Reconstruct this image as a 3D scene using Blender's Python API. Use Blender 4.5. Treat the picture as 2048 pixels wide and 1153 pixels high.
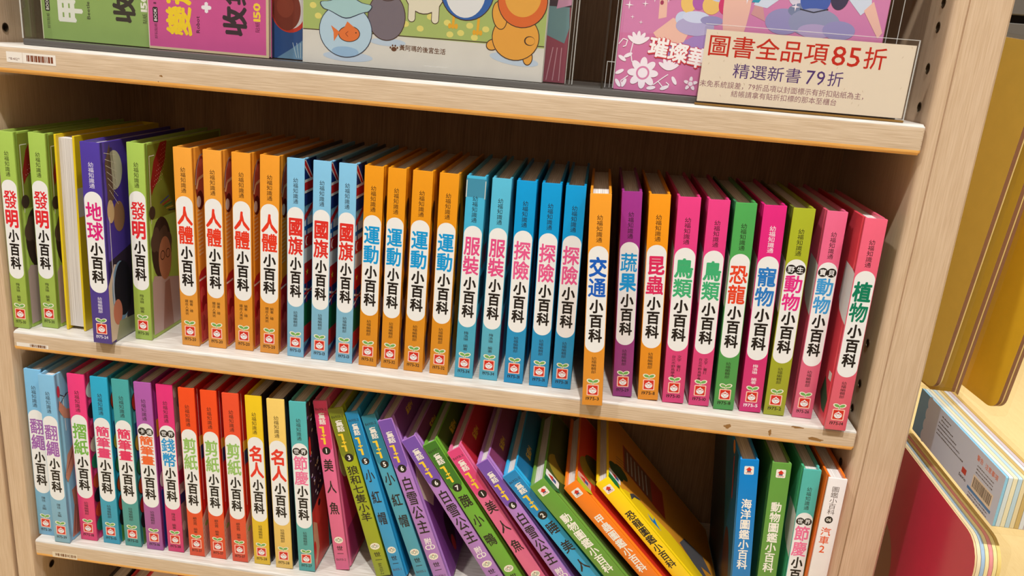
import bpy, bmesh, math, random
from mathutils import Vector, Matrix

random.seed(7)
SC = bpy.context.scene
COL = SC.collection
for o in list(bpy.data.objects):
    bpy.data.objects.remove(o)

# ------------------------------------------------------------------ camera
cam = bpy.data.cameras.new('camera')
cam_o = bpy.data.objects.new('camera', cam)
COL.objects.link(cam_o)
SC.cycles.transparent_max_bounces = 24
Rm = [[0.9906892450805238, -0.10790532078918828, 0.08301362193739178],
      [0.1103425133038243, 0.27924308135596226, -0.953859439997646],
      [0.0797455292764253, 0.9541382202072243, 0.288549661757232]]
M4 = Matrix(Rm).to_4x4()
M4.translation = Vector((0.15470772, -0.74958748, 0.33394151))
cam_o.matrix_world = M4
cam.sensor_width = 36.0
cam.sensor_fit = 'HORIZONTAL'
cam.lens = 28.358468
cam.clip_start = 0.02
cam.clip_end = 60
SC.camera = cam_o

# ------------------------------------------------------------------ light, world, exposure
SC.view_settings.view_transform = 'Standard'
SC.view_settings.look = 'None'
SC.view_settings.gamma = 1.0
SC.view_settings.use_curve_mapping = False
SC.view_settings.exposure = -0.13
world = bpy.data.worlds.new('shop_light')
SC.world = world
world.use_nodes = True
bgn = world.node_tree.nodes['Background']
_wn, _wl = world.node_tree.nodes, world.node_tree.links
_tc = _wn.new('ShaderNodeTexCoord')
_sx = _wn.new('ShaderNodeSeparateXYZ')
_wr = _wn.new('ShaderNodeValToRGB')      # dim shop floor and shelves below, bright ceiling above
_wl.new(_tc.outputs['Generated'], _sx.inputs[0])
_wl.new(_sx.outputs['Z'], _wr.inputs[0])
_wr.color_ramp.elements[0].position = 0.0
_wr.color_ramp.elements[0].color = (0.22, 0.15, 0.105, 1)
_wr.color_ramp.elements[1].position = 0.8
_wr.color_ramp.elements[1].color = (0.58, 0.54, 0.48, 1)
_wl.new(_wr.outputs[0], bgn.inputs[0])
bgn.inputs[1].default_value = 0.92


def look_at(o, target):
    d = Vector(target) - o.location
    o.rotation_euler = d.to_track_quat('-Z', 'Y').to_euler()


def spot(name, loc, target, power, radius, angle, color=(1, 0.93, 0.84)):
    l = bpy.data.lights.new(name, 'SPOT')
    l.energy = power
    l.shadow_soft_size = radius
    l.spot_size = math.radians(angle)
    l.spot_blend = 0.6
    l.color = color
    o = bpy.data.objects.new(name, l)
    COL.objects.link(o)
    o.location = loc
    look_at(o, target)
    return o


def area(name, loc, target, power, sx, sy, color=(1, 0.93, 0.84)):
    l = bpy.data.lights.new(name, 'AREA')
    l.energy = power
    l.shape = 'RECTANGLE'
    l.size = sx
    l.size_y = sy
    l.color = color
    o = bpy.data.objects.new(name, l)
    COL.objects.link(o)
    o.location = loc
    look_at(o, target)
    return o


KEY = spot('ceiling_spot_key', (0.17, -1.70, 3.60), (0.05, 0.0, 0.0), 560, 0.05, 75, (0.955, 0.975, 0.985))
SIDE = spot('ceiling_spot_left', (-1.70, -1.60, 3.50), (0.2, 0.0, 0.0), 250, 0.08, 75, (0.97, 0.97, 0.96))
FILL = area('added_fill', (1.6, -1.55, 3.4), (0, 0, 0), 42, 0.5, 0.3, (0.97, 0.97, 0.96))  # unseen fill light, added to brighten the covers that face right
AISLE = spot('added_floor_spot', (2.3, 2.6, 2.6), (2.3, 2.8, -1.15), 420, 0.2, 120, (1, 0.88, 0.66))  # unseen lamp, added to brighten the floor beyond the bookcase


# ------------------------------------------------------------------ materials
def lin(c):
    return tuple(((v / 255) / 12.92 if v / 255 <= 0.04045 else ((v / 255 + 0.055) / 1.055) ** 2.4) for v in c)


MATS = {}


def bsdf(m):
    return m.node_tree.nodes['Principled BSDF']


def ink(c, rough=0.34, spec=0.4):
    """flat printed colour (sRGB 0-255) on laminated card"""
    key = ('ink', tuple(c), rough, spec)
    if key not in MATS:
        m = bpy.data.materials.new('print_%02x%02x%02x' % tuple(int(v) for v in c))
        m.use_nodes = True
        b = bsdf(m)
        b.inputs['Base Color'].default_value = lin(c) + (1,)
        b.inputs['Roughness'].default_value = rough
        b.inputs['Specular IOR Level'].default_value = spec
        MATS[key] = m
    return MATS[key]


def cover(c):
    """laminated cover board with a very slight mottling"""
    key = ('cover', tuple(c))
    if key not in MATS:
        m = bpy.data.materials.new('laminated_cover')
        m.use_nodes = True
        nt = m.node_tree
        b = bsdf(m)
        b.inputs['Roughness'].default_value = 0.3
        b.inputs['Specular IOR Level'].default_value = 0.5
        tc = nt.nodes.new('ShaderNodeTexCoord')
        no = nt.nodes.new('ShaderNodeTexNoise')
        no.inputs['Scale'].default_value = 60
        no.inputs['Detail'].default_value = 3
        mx = nt.nodes.new('ShaderNodeMixRGB')
        l = lin(c)
        mx.inputs[1].default_value = tuple(v * 0.93 for v in l) + (1,)
        mx.inputs[2].default_value = tuple(min(1, v * 1.06) for v in l) + (1,)
        nt.links.new(tc.outputs['Object'], no.inputs['Vector'])
        nt.links.new(no.outputs['Fac'], mx.inputs[0])
        nt.links.new(mx.outputs[0], b.inputs['Base Color'])
        bp = nt.nodes.new('ShaderNodeBump')
        bp.inputs['Strength'].default_value = 0.06
        bp.inputs['Distance'].default_value = 0.001
        nt.links.new(no.outputs['Fac'], bp.inputs['Height'])
        nt.links.new(bp.outputs[0], b.inputs['Normal'])
        MATS[key] = m
    return MATS[key]


def wood(name, c1, c2, grain='x', rough=0.42, bump=0.25):
    key = ('wood', name, grain)
    if key in MATS:
        return MATS[key]
    m = bpy.data.materials.new(name)
    m.use_nodes = True
    nt = m.node_tree
    b = bsdf(m)
    b.inputs['Roughness'].default_value = rough
    b.inputs['Specular IOR Level'].default_value = 0.35
    tc = nt.nodes.new('ShaderNodeTexCoord')

    def noise(scale, detail, stretch):
        mp = nt.nodes.new('ShaderNodeMapping')
        s = {'x': (1 / stretch, 1, 1), 'z': (1, 1, 1 / stretch), 'y': (1, 1 / stretch, 1)}[grain]
        mp.inputs['Scale'].default_value = tuple(v * scale for v in s)
        n = nt.nodes.new('ShaderNodeTexNoise')
        n.inputs['Scale'].default_value = 1.0
        n.inputs['Detail'].default_value = detail
        n.inputs['Roughness'].default_value = 0.55
        nt.links.new(tc.outputs['Object'], mp.inputs['Vector'])
        nt.links.new(mp.outputs[0], n.inputs['Vector'])
        return n
    fine = noise(900, 2, 30)
    broad = noise(70, 3, 14)
    ad = nt.nodes.new('ShaderNodeMath')
    ad.operation = 'MULTIPLY_ADD'
    ad.inputs[1].default_value = 0.74
    nt.links.new(fine.outputs['Fac'], ad.inputs[0])
    mu = nt.nodes.new('ShaderNodeMath')
    mu.operation = 'MULTIPLY'
    mu.inputs[1].default_value = 0.26
    nt.links.new(broad.outputs['Fac'], mu.inputs[0])
    nt.links.new(mu.outputs[0], ad.inputs[2])
    cr = nt.nodes.new('ShaderNodeValToRGB')
    cr.color_ramp.elements[0].position = 0.34
    cr.color_ramp.elements[0].color = lin(c1) + (1,)
    cr.color_ramp.elements[1].position = 0.62
    cr.color_ramp.elements[1].color = lin(c2) + (1,)
    nt.links.new(ad.outputs[0], cr.inputs[0])
    nt.links.new(cr.outputs[0], b.inputs['Base Color'])
    bp = nt.nodes.new('ShaderNodeBump')
    bp.inputs['Strength'].default_value = bump
    bp.inputs['Distance'].default_value = 0.0005
    nt.links.new(fine.outputs['Fac'], bp.inputs['Height'])
    nt.links.new(bp.outputs[0], b.inputs['Normal'])
    MATS[key] = m
    return m


def pages(name='page_edges', c1=(178, 168, 160), c2=(224, 218, 212)):
    if name in MATS:
        return MATS[name]
    m = bpy.data.materials.new(name)
    m.use_nodes = True
    nt = m.node_tree
    b = bsdf(m)
    b.inputs['Roughness'].default_value = 0.8
    tc = nt.nodes.new('ShaderNodeTexCoord')
    mp = nt.nodes.new('ShaderNodeMapping')
    mp.inputs['Scale'].default_value = (2200, 14, 10)
    n = nt.nodes.new('ShaderNodeTexNoise')
    n.inputs['Scale'].default_value = 1
    n.inputs['Detail'].default_value = 2
    cr = nt.nodes.new('ShaderNodeValToRGB')
    cr.color_ramp.elements[0].position = 0.3
    cr.color_ramp.elements[0].color = lin(c1) + (1,)
    cr.color_ramp.elements[1].position = 0.6
    cr.color_ramp.elements[1].color = lin(c2) + (1,)
    nt.links.new(tc.outputs['Object'], mp.inputs[0])
    nt.links.new(mp.outputs[0], n.inputs['Vector'])
    nt.links.new(n.outputs['Fac'], cr.inputs[0])
    nt.links.new(cr.outputs[0], b.inputs['Base Color'])
    MATS[name] = m
    return m


def clear_film(name, tint=(1, 1, 1), gloss=0.12, rough=0.08):
    """thin clear plastic: mostly transparent with a Fresnel sheen"""
    if name in MATS:
        return MATS[name]
    m = bpy.data.materials.new(name)
    m.use_nodes = True
    nt = m.node_tree
    nt.nodes.remove(bsdf(m))
    out = nt.nodes['Material Output']
    t = nt.nodes.new('ShaderNodeBsdfTransparent')
    t.inputs[0].default_value = tint + (1,)
    g = nt.nodes.new('ShaderNodeBsdfGlossy')
    g.inputs['Roughness'].default_value = rough
    fr = nt.nodes.new('ShaderNodeFresnel')
    fr.inputs['IOR'].default_value = 1.35
    mu = nt.nodes.new('ShaderNodeMath')
    mu.operation = 'MULTIPLY_ADD'
    mu.inputs[1].default_value = 0.4
    mu.inputs[2].default_value = gloss * 0.1
    mx = nt.nodes.new('ShaderNodeMixShader')
    nt.links.new(fr.outputs[0], mu.inputs[0])
    ge = nt.nodes.new('ShaderNodeNewGeometry')
    fb = nt.nodes.new('ShaderNodeMath')      # only the outer face of the sheet carries the sheen
    fb.operation = 'SUBTRACT'
    fb.inputs[0].default_value = 1.0
    nt.links.new(ge.outputs['Backfacing'], fb.inputs[1])
    ff = nt.nodes.new('ShaderNodeMath')
    ff.operation = 'MULTIPLY'
    nt.links.new(mu.outputs[0], ff.inputs[0])
    nt.links.new(fb.outputs[0], ff.inputs[1])
    nt.links.new(ff.outputs[0], mx.inputs[0])
    nt.links.new(t.outputs[0], mx.inputs[1])
    nt.links.new(g.outputs[0], mx.inputs[2])
    nt.links.new(mx.outputs[0], out.inputs[0])
    MATS[name] = m
    return m


def plain(name, c, rough=0.5, metal=0.0, spec=0.5):
    if name not in MATS:
        m = bpy.data.materials.new(name)
        m.use_nodes = True
        b = bsdf(m)
        b.inputs['Base Color'].default_value = lin(c) + (1,)
        b.inputs['Roughness'].default_value = rough
        b.inputs['Metallic'].default_value = metal
        b.inputs['Specular IOR Level'].default_value = spec
        MATS[name] = m
    return MATS[name]


W_FRONT = lambda: wood('oak_shelf_front', (190, 164, 134), (212, 188, 160), 'x')
W_TOP = lambda: wood('oak_shelf_top_lit', (180, 168, 154), (212, 205, 195), 'x', 0.34)  # same oak, with the overhead light painted in as a paler tone
W_BOUNCE = lambda: wood('oak_lower_edge_bounce', (226, 158, 76), (240, 184, 104), 'x', 0.35, 0.1)  # light bounced off the books, painted orange into the lower edge
W_POST = lambda: wood('oak_upright', (196, 166, 134), (212, 184, 154), 'z')
W_BACK = lambda: wood('oak_back_panel', (150, 112, 80), (176, 138, 102), 'z', 0.6)


# ------------------------------------------------------------------ mesh helpers
class MB:
    """collects faces with materials; build() links them as one mesh object"""

    def __init__(self):
        self.v, self.f, self.m, self.mats = [], [], [], []

    def slot(self, mat):
        if mat not in self.mats:
            self.mats.append(mat)
        return self.mats.index(mat)

    def face(self, pts, mat):
        i = len(self.v)
        self.v += [tuple(p) for p in pts]
        self.f.append(tuple(range(i, i + len(pts))))
        self.m.append(self.slot(mat))

    def mesh(self, verts, faces, mat):
        i = len(self.v)
        s = self.slot(mat)
        self.v += [tuple(p) for p in verts]
        for f in faces:
            self.f.append(tuple(i + k for k in f))
            self.m.append(s)

    def bm(self, bm, mat_of):
        """append a bmesh; mat_of(face) -> material"""
        i = len(self.v)
        bm.verts.index_update()
        self.v += [tuple(v.co) for v in bm.verts]
        for f in bm.faces:
            self.f.append(tuple(i + v.index for v in f.verts))
            self.m.append(self.slot(mat_of(f)))
        bm.free()

    def build(self, name, parent=None, smooth=None):
        me = bpy.data.meshes.new(name)
        me.from_pydata(self.v, [], self.f)
        for mt in self.mats:
            me.materials.append(mt)
        me.polygons.foreach_set('material_index', self.m)
        me.update()
        o = bpy.data.objects.new(name, me)
        COL.objects.link(o)
        if parent is not None:
            o.parent = parent
        if smooth:
            me.polygons.foreach_set('use_smooth', [True] * len(me.polygons))
            me.set_sharp_from_angle(angle=math.radians(smooth))
        return o


def prism(outline, z0, z1, axis='z', bevel=0.0, seg=2, flat_only=None):
    """closed outline extruded along an axis; bevels every edge"""
    bm = bmesh.new()

    def P(a, b, c):
        return {'z': (a, b, c), 'x': (c, a, b), 'y': (a, c, b)}[axis]
    lo = [bm.verts.new(P(a, b, z0)) for a, b in outline]
    hi = [bm.verts.new(P(a, b, z1)) for a, b in outline]
    n = len(outline)
    bm.faces.new(lo[::-1])
    bm.faces.new(hi)
    for i in range(n):
        bm.faces.new((lo[i], lo[(i + 1) % n], hi[(i + 1) % n], hi[i]))
    bmesh.ops.recalc_face_normals(bm, faces=bm.faces)
    if bevel:
        bmesh.ops.bevel(bm, geom=list(bm.edges), offset=bevel, segments=seg, affect='EDGES', profile=0.5, clamp_overlap=True)
    return bm


def boxbm(x0, x1, y0, y1, z0, z1, bevel=0.0, seg=2):
    return prism([(x0, y0), (x1, y0), (x1, y1), (x0, y1)], z0, z1, 'z', bevel, seg)


def round_rect(x0, x1, y0, y1, r, n=6, corners=(1, 1, 1, 1)):
    pts = []
    for k, (cx, cy, a) in enumerate(((x1 - r, y0 + r, -90), (x1 - r, y1 - r, 0), (x0 + r, y1 - r, 90), (x0 + r, y0 + r, 180))):
        if corners[k]:
            for i in range(n + 1):
                t = math.radians(a + 90 * i / n)
                pts.append((cx + r * math.cos(t), cy + r * math.sin(t)))
        else:
            pts.append(((x1, x1, x0, x0)[k], (y0, y1, y1, y0)[k]))
    return pts


_glyphs = {}


def glyph(ch):
    if ch not in _glyphs:
        c = bpy.data.curves.new('glyph', 'FONT')
        c.body = ch
        c.size = 1
        c.resolution_u = 2
        c.fill_mode = 'FRONT'
        o = bpy.data.objects.new('glyph', c)
        COL.objects.link(o)
        dg = bpy.context.evaluated_depsgraph_get()
        me = bpy.data.meshes.new_from_object(o.evaluated_get(dg))
        vs = [(v.co.x, v.co.y) for v in me.vertices]
        fs = [tuple(p.vertices) for p in me.polygons]
        bpy.data.objects.remove(o)
        bpy.data.curves.remove(c)
        bpy.data.meshes.remove(me)
        _glyphs[ch] = (vs, fs)
    return _glyphs[ch]


class Print:
    """flat printing on one plane: a = right, b = up, lift = ink layer in units of 40 micrometres"""

    def __init__(self, mb, origin, ea, eb, n):
        self.mb, self.o = mb, Vector(origin)
        self.a, self.b, self.n = Vector(ea), Vector(eb), Vector(n)
        self.used = {}

    def P(self, a, b, lift):
        return self.o + self.a * a + self.b * b + self.n * (lift * 4e-5)

    def poly(self, pts, col, lift=1):
        k = self.used.get(lift, 0)       # later ink of one layer lies a hair above earlier ink
        self.used[lift] = k + 1
        lift += 0.028 * (k % 10)
        self.mb.face([self.P(x, y, lift) for x, y in pts], ink(col) if isinstance(col, tuple) else col)

    def rect(self, x0, y0, x1, y1, col, lift=1):
        self.poly([(x0, y0), (x1, y0), (x1, y1), (x0, y1)], col, lift)

    def rrect(self, x0, y0, x1, y1, r, col, lift=1, n=8):
        self.poly(round_rect(x0, x1, y0, y1, min(r, (x1 - x0) / 2 - 1e-6, (y1 - y0) / 2 - 1e-6), n), col, lift)

    def ell(self, cx, cy, rx, ry, col, lift=1, rot=0, n=24, clip=None):
        pts = []
        c, s = math.cos(rot), math.sin(rot)
        for i in range(n):
            t = 2 * math.pi * i / n
            x, y = rx * math.cos(t), ry * math.sin(t)
            x, y = cx + x * c - y * s, cy + x * s + y * c
            if clip:
                x, y = min(max(x, clip[0]), clip[2]), min(max(y, clip[1]), clip[3])
            pts.append((x, y))
        self.poly(pts, col, lift)

    def line(self, pts, w, col, lift=1):
        for (x0, y0), (x1, y1) in zip(pts, pts[1:]):
            d = math.hypot(x1 - x0, y1 - y0) or 1
            nx, ny = -(y1 - y0) / d * w / 2, (x1 - x0) / d * w / 2
            self.poly([(x0 + nx, y0 + ny), (x1 + nx, y1 + ny), (x1 - nx, y1 - ny), (x0 - nx, y0 - ny)], col, lift)

    def char(self, ch, cx, cy, w, h, col, lift=2, bold=0.0, rot=0.0):
        """one character, its em box centred on (cx, cy); bold = stroke growth in em"""
        vs, fs = glyph(ch)
        if not vs:
            return
        cjk = ord(ch) > 0x2E80
        if cjk:
            mx, my = 0.5, 0.38
        else:
            mx = (min(v[0] for v in vs) + max(v[0] for v in vs)) / 2
            my = 0.343
        c, s = math.cos(rot), math.sin(rot)
        m = ink(col)
        if bold == -1:      # rounded heavy face: dense characters get thinner strokes
            bold = 0.016 if len(vs) > 115 else 0.024 if len(vs) > 66 else 0.036
        sh = [(0, 0)]
        if bold:
            sh = [(bold * math.cos(t), bold * math.sin(t)) for t in (math.pi / 6 + k * math.pi / 3 for k in range(6))]
        for k, (dx, dy) in enumerate(sh):
            out = []
            for x, y in vs:
                x, y = (x - mx + dx) * w, (y - my + dy) * h
                out.append(self.P(cx + x * c - y * s, cy + x * s + y * c, lift + k * 0.06))
            self.mb.mesh(out, fs, m)

    def column(self, text, cx, top, bottom, w, col, lift=2, bold=0.0, squeeze=1.0):
        """vertical line of characters between top and bottom"""
        n = len(text)
        step = (top - bottom) / n
        for i, ch in enumerate(text):
            if ch != ' ':
                self.char(ch, cx, top - step * (i + 0.5), w, step * squeeze, col, lift, bold)

    def row(self, text, cx, cy, size, col, lift=2, bold=0.0, rot=0.0, width=None, h=None):
        """horizontal line centred on (cx, cy); rot turns the whole line"""
        adv = []
        for ch in text:
            if ch == ' ':
                adv.append(0.3)
            elif ord(ch) > 0x2E80:
                adv.append(1.0)
            else:
                vs, _ = glyph(ch)
                adv.append(max(v[0] for v in vs) - min(v[0] for v in vs) + 0.09)
        tot = sum(adv)
        k = (width / tot) if width else size
        hh = h or size
        c, s = math.cos(rot), math.sin(rot)
        x = -tot * k / 2
        for ch, ad in zip(text, adv):
            d = x + ad * k / 2
            if ch != ' ':
                self.char(ch, cx + d * c, cy + d * s, k, hh, col, lift, bold, rot)
            x += ad * k


def tag(o, label, cat, group=None):
    o['label'] = label
    o['category'] = cat
    if group:
        o['group'] = group
    return o


def empty(name, loc=(0, 0, 0), ry=0.0, rz=0.0, rx=0.0):
    o = bpy.data.objects.new(name, None)
    o.empty_display_size = 0.02
    COL.objects.link(o)
    o.location = loc
    o.rotation_euler = (rx, ry, rz)
    return o


def structure(o):
    o['kind'] = 'structure'
    return o


# ------------------------------------------------------------------ dimensions fitted to the photograph (metres)
ZA, TA = 0.29564, 0.02707       # top shelf: upper face, thickness
TB = 0.02199                    # other shelves
ZC = -0.25863                   # lower shelf: upper face
XL, XR = -0.4405, 0.4389        # shelf ends
YB = 0.225                      # back panel
H21 = 0.210

# ------------------------------------------------------------------ room
mb = MB()
fm = wood('pale_shop_floor', (236, 208, 150), (246, 222, 168), 'y', 0.5, 0.05)
mb.bm(boxbm(-4, 6, -4, 6, -1.18, -1.15), lambda f: fm)
structure(mb.build('floor'))
mb = MB()
wm = plain('painted_wall', (205, 192, 172), 0.9)
mb.bm(boxbm(-4, 6, 6, 6.1, -1.18, 3.9), lambda f: wm)
structure(mb.build('wall_back'))

# ------------------------------------------------------------------ bookcase
case = tag(empty('bookcase', (0, 0, -1.15)), 'pale oak bookcase holding the rows of colourful hardcovers', 'bookcase')
case_dz = 1.15


def pc(o):
    """parent to the bookcase, keeping world coordinates"""
    o.parent = case
    o.matrix_parent_inverse = Matrix.Translation((0, 0, case_dz))
    return o


def side_panel(outline, holes, xin, sgn):
    m = MB()
    wp = W_POST()
    m.bm(prism(outline, -1.13, 0.95, 'z'), lambda f: wp)
    o = pc(m.build('side_panel', None, 40))
    # drilled shelf-pin holes
    cut = MB()
    for (y, z) in holes:
        bm = bmesh.new()
        bmesh.ops.create_cone(bm, cap_ends=True, segments=20, radius1=0.0042, radius2=0.0042, depth=0.024,
                              matrix=Matrix.Translation((xin, y, z)) @ Matrix.Rotation(math.pi / 2, 4, 'Y'))
        cut.bm(bm, lambda f: wp)
    co = cut.build('hole_cutter')
    md = o.modifiers.new('holes', 'BOOLEAN')
    md.operation = 'DIFFERENCE'
    md.object = co
    md.solver = 'EXACT'
    dg = bpy.context.evaluated_depsgraph_get()
    dg.update()
    me = bpy.data.meshes.new_from_object(o.evaluated_get(dg))
    o.modifiers.clear()
    o.data = me
    bpy.data.objects.remove(co)
    # metal sleeve in each hole
    sl = plain('pin_sleeve_metal', (150, 128, 100), 0.3, 0.9)
    dk = plain('pin_hole_dark', (44, 26, 14), 0.9)
    for (y, z) in holes:
        h = MB()
        n = 20
        ring = []
        for r, dx in ((0.0047, 0.0004), (0.0039, 0.0006), (0.0036, -0.010), (0.0, -0.0105)):
            ring.append([(xin - sgn * dx, y + r * math.cos(2 * math.pi * i / n), z + r * math.sin(2 * math.pi * i / n)) for i in range(n)])
        for k in range(3):
            for i in range(n):
                j = (i + 1) % n
                h.face([ring[k][i], ring[k][j], ring[k + 1][j], ring[k + 1][i]], sl if k < 2 else dk)
        ho = h.build('pin_hole', o, 50)
        ho.matrix_parent_inverse = Matrix.Identity(4)
    return o


bead = []
for i in range(7):
    t = math.pi + (math.pi / 2) * i / 6
    bead.append((0.4475 + 0.0065 * math.cos(t), 0.0095 + 0.0065 * math.sin(t)))
right_out = [(0.441, YB + 0.012)] + bead + [(0.4514, 0.003), (0.4519, 0.0046), (0.4526, 0.0046), (0.4531, 0.003),
             (0.4862, 0.003), (0.4886, 0.0054), (0.4886, YB + 0.012)]
side_panel(right_out, [(0.031, 0.3089), (0.031, 0.3429), (0.0286, 0.3779), (0.0281, 0.3984), (0.031, 0.46),
                       (0.029, 0.0816), (0.0265, 0.0395), (0.0319, 0.0103), (0.031, -0.05)], 0.441, 1)
left_out = [(-0.446, YB + 0.012), (-0.4689, YB + 0.012), (-0.4689, 0.005), (-0.467, 0.003), (-0.449, 0.003), (-0.447, 0.0036), (-0.446, 0.0055)]
side_panel(left_out, [(0.0411, 0.3094), (0.0315, -0.3144), (0.0411, 0.40)], -0.446, -1)
mb = MB()
wb = W_BACK()
mb.bm(boxbm(-0.4455, 0.4405, YB, YB + 0.008, -1.12, 0.94), lambda f: wb)
pc(mb.build('back_panel'))


def shelf(z, t, x0, x1, chips=(), stickers=()):
    """board with rounded front edges, overhead light painted pale on the top and bounce light painted orange along the lower edge"""
    rt, rb = 0.0042, 0.003
    out = [(YB - 0.002, z)]
    for i in range(6):
        a = math.pi / 2 + (math.pi / 2) * i / 5
        out.append((rt + rt * math.cos(a), z - rt + rt * math.sin(a)))
    out.append((0.0, z - t + 0.0046))
    for i in range(5):
        a = math.pi + (math.pi / 2) * i / 4
        out.append((rb + rb * math.cos(a), z - t + rb + rb * math.sin(a)))
    out.append((YB - 0.002, z - t))
    m = MB()
    wf, wt, wbn = W_FRONT(), W_TOP(), W_BOUNCE()

    def pick(f):
        c = f.calc_center_median()
        if abs(f.normal.x) > 0.9:
            return wf
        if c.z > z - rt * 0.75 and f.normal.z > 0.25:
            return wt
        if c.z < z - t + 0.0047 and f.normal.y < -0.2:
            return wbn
        return wf
    bm = prism(out, x0, x1, 'x')
    ends = [e for e in bm.edges if abs(e.verts[0].co.x - e.verts[1].co.x) < 1e-6]
    bmesh.ops.bevel(bm, geom=ends, offset=0.0016, segments=2, affect='EDGES')
    bm.normal_update()
    m.bm(bm, pick)
    pr = Print(m, (0, 0, 0), (1, 0, 0), (0, 0, 1), (0, -1, 0))
    for cx, cz, rx, rz, rot in chips:      # worn chips in the veneer
        rnd = random.Random(int(cx * 1e5))
        n = 13
        pts = []
        for i in range(n):
            a = 2 * math.pi * i / n
            k = rnd.uniform(0.6, 1.15)
            x, y = rx * k * math.cos(a), rz * k * math.sin(a)
            pts.append((cx + x * math.cos(rot) - y * math.sin(rot), cz + x * math.sin(rot) + y * math.cos(rot)))
        pr.poly(pts, (146, 104, 58), 1)
    o = pc(m.build('shelf', None, 35))
    for kind, args in stickers:
        barcode_label(o, kind, *args)
    return o


def barcode_label(par, kind, x0, z0, x1, z1, slope):
    m = MB()
    pr = Print(m, (x0, -0.0001, z1), (math.cos(slope), 0, math.sin(slope)), (-math.sin(slope), 0, math.cos(slope)), (0, -1, 0))
    w, h = x1 - x0, z0 - z1
    card = (232, 224, 214) if kind != 'worn' else (222, 205, 178)
    pr.rect(0, 0, w, h, card, 1)
    rnd = random.Random(3)
    if kind == 'code':
        pr.rect(w * 0.325, 0, w * 0.332, h, (200, 180, 165), 2)
        pr.row('*B412*', w * 0.155, h * 0.34, 0.0032, (120, 84, 78), 2, width=w * 0.23)
        x = w * 0.41
        while x < w * 0.94:
            b = rnd.choice((0.0006, 0.0009, 0.0016, 0.0022))
            pr.rect(x, h * 0.2, min(x + b, w * 0.95), h * 0.8, (122, 66, 42), 2)
            x += b + rnd.choice((0.0004, 0.0007))
    else:
        x = w * (0.42 if kind == 'thin' else 0.12)
        lo, hi = (0.15, 0.85)
        while x < w * 0.95:
            b = rnd.choice((0.0007, 0.0012, 0.002))
            k = rnd.uniform(0, 0.2) if kind == 'worn' else 0
            pr.rect(x, h * (lo + k), x + b, h * (hi - k * 0.6), (120, 78, 50), 2)
            x += b + rnd.choice((0.0004, 0.0006, 0.001))
    o = m.build('barcode_label', par)
    return o


shelf(ZA, TA, XL, XR, chips=[(-0.2605, ZA - 0.017, 0.0018, 0.0009, -0.1), (-0.2635, ZA - 0.0225, 0.0006, 0.0006, 0)],
      stickers=[('code', (-0.4162, ZA - 0.0068, -0.3658, ZA - 0.0166, 0.0))])
shelf(0.0, TB, XL, XR,
      chips=[(0.3151, -0.0112, 0.004, 0.0027, 0.1), (0.3568, -0.0127, 0.0018, 0.0034, 0.1), (0.4010, -0.0140, 0.0098, 0.0019, -0.07),
             (0.3818, -0.0034, 0.006, 0.0014, 0)],
      stickers=[('thin', (-0.4366, -0.0128, -0.4006, -0.0172, 0.0))])
shelf(ZC, TB, XL, XR, stickers=[('worn', (-0.4192, ZC - 0.0125, -0.3889, ZC - 0.0195, 0.0))])
shelf(-0.545, TB, XL, XR)
shelf(0.592, TB, XL, XR)        # next shelf up, just above the picture: shades the top compartment

# neighbouring bookcase: only its upright shows at the left edge
mb = MB()
wp = W_POST()
mb.bm(prism(round_rect(-0.535, -0.4728, 0.003, YB, 0.002, 3), -1.15, 0.95, 'z'), lambda f: wp)
tag(mb.build('neighbour_bookcase', None, 40), 'oak upright of the next bookcase at the left edge, behind a thin gap', 'bookcase')

# ------------------------------------------------------------------ books
WHITE = (234, 233, 232)
BLACK = (34, 26, 24)
DEPTH = 0.168


def cover_board(w, H, D, side, col, t=0.0025):
    """hinge groove and board of one cover, outline in plan extruded over the height"""
    x = [0.0003, 0.0004, 0.0010, 0.0010, 0.0002, 0.0, 0.0, t, t, t]
    y = [0.0018, 0.0036, 0.0048, 0.0068, 0.0080, 0.0088, D, D, 0.0088, 0.0018]
    if side == 'r':
        x = [w - v for v in x]
    m = MB()
    m.bm(prism(list(zip(x, y)), 0, H, 'z', 0.00035, 1), lambda f: col)
    return m


def page_block(w, H, D, parent, inset=0.0035, front=0.0024):
    m = MB()
    pg = pages()
    m.bm(boxbm(0.0026, w - 0.0026, front, D - inset, inset, H - inset), lambda f: pg)
    return m.build('page_block', parent)


def spine_board(w, H, mat):
    m = MB()
    m.bm(boxbm(0, w, 0, 0.0022, 0, H, 0.0006, 2), lambda f: mat)
    return m, Print(m, (0, 0, 0), (1, 0, 0), (0, 0, 1), (0, -1, 0))


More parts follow.
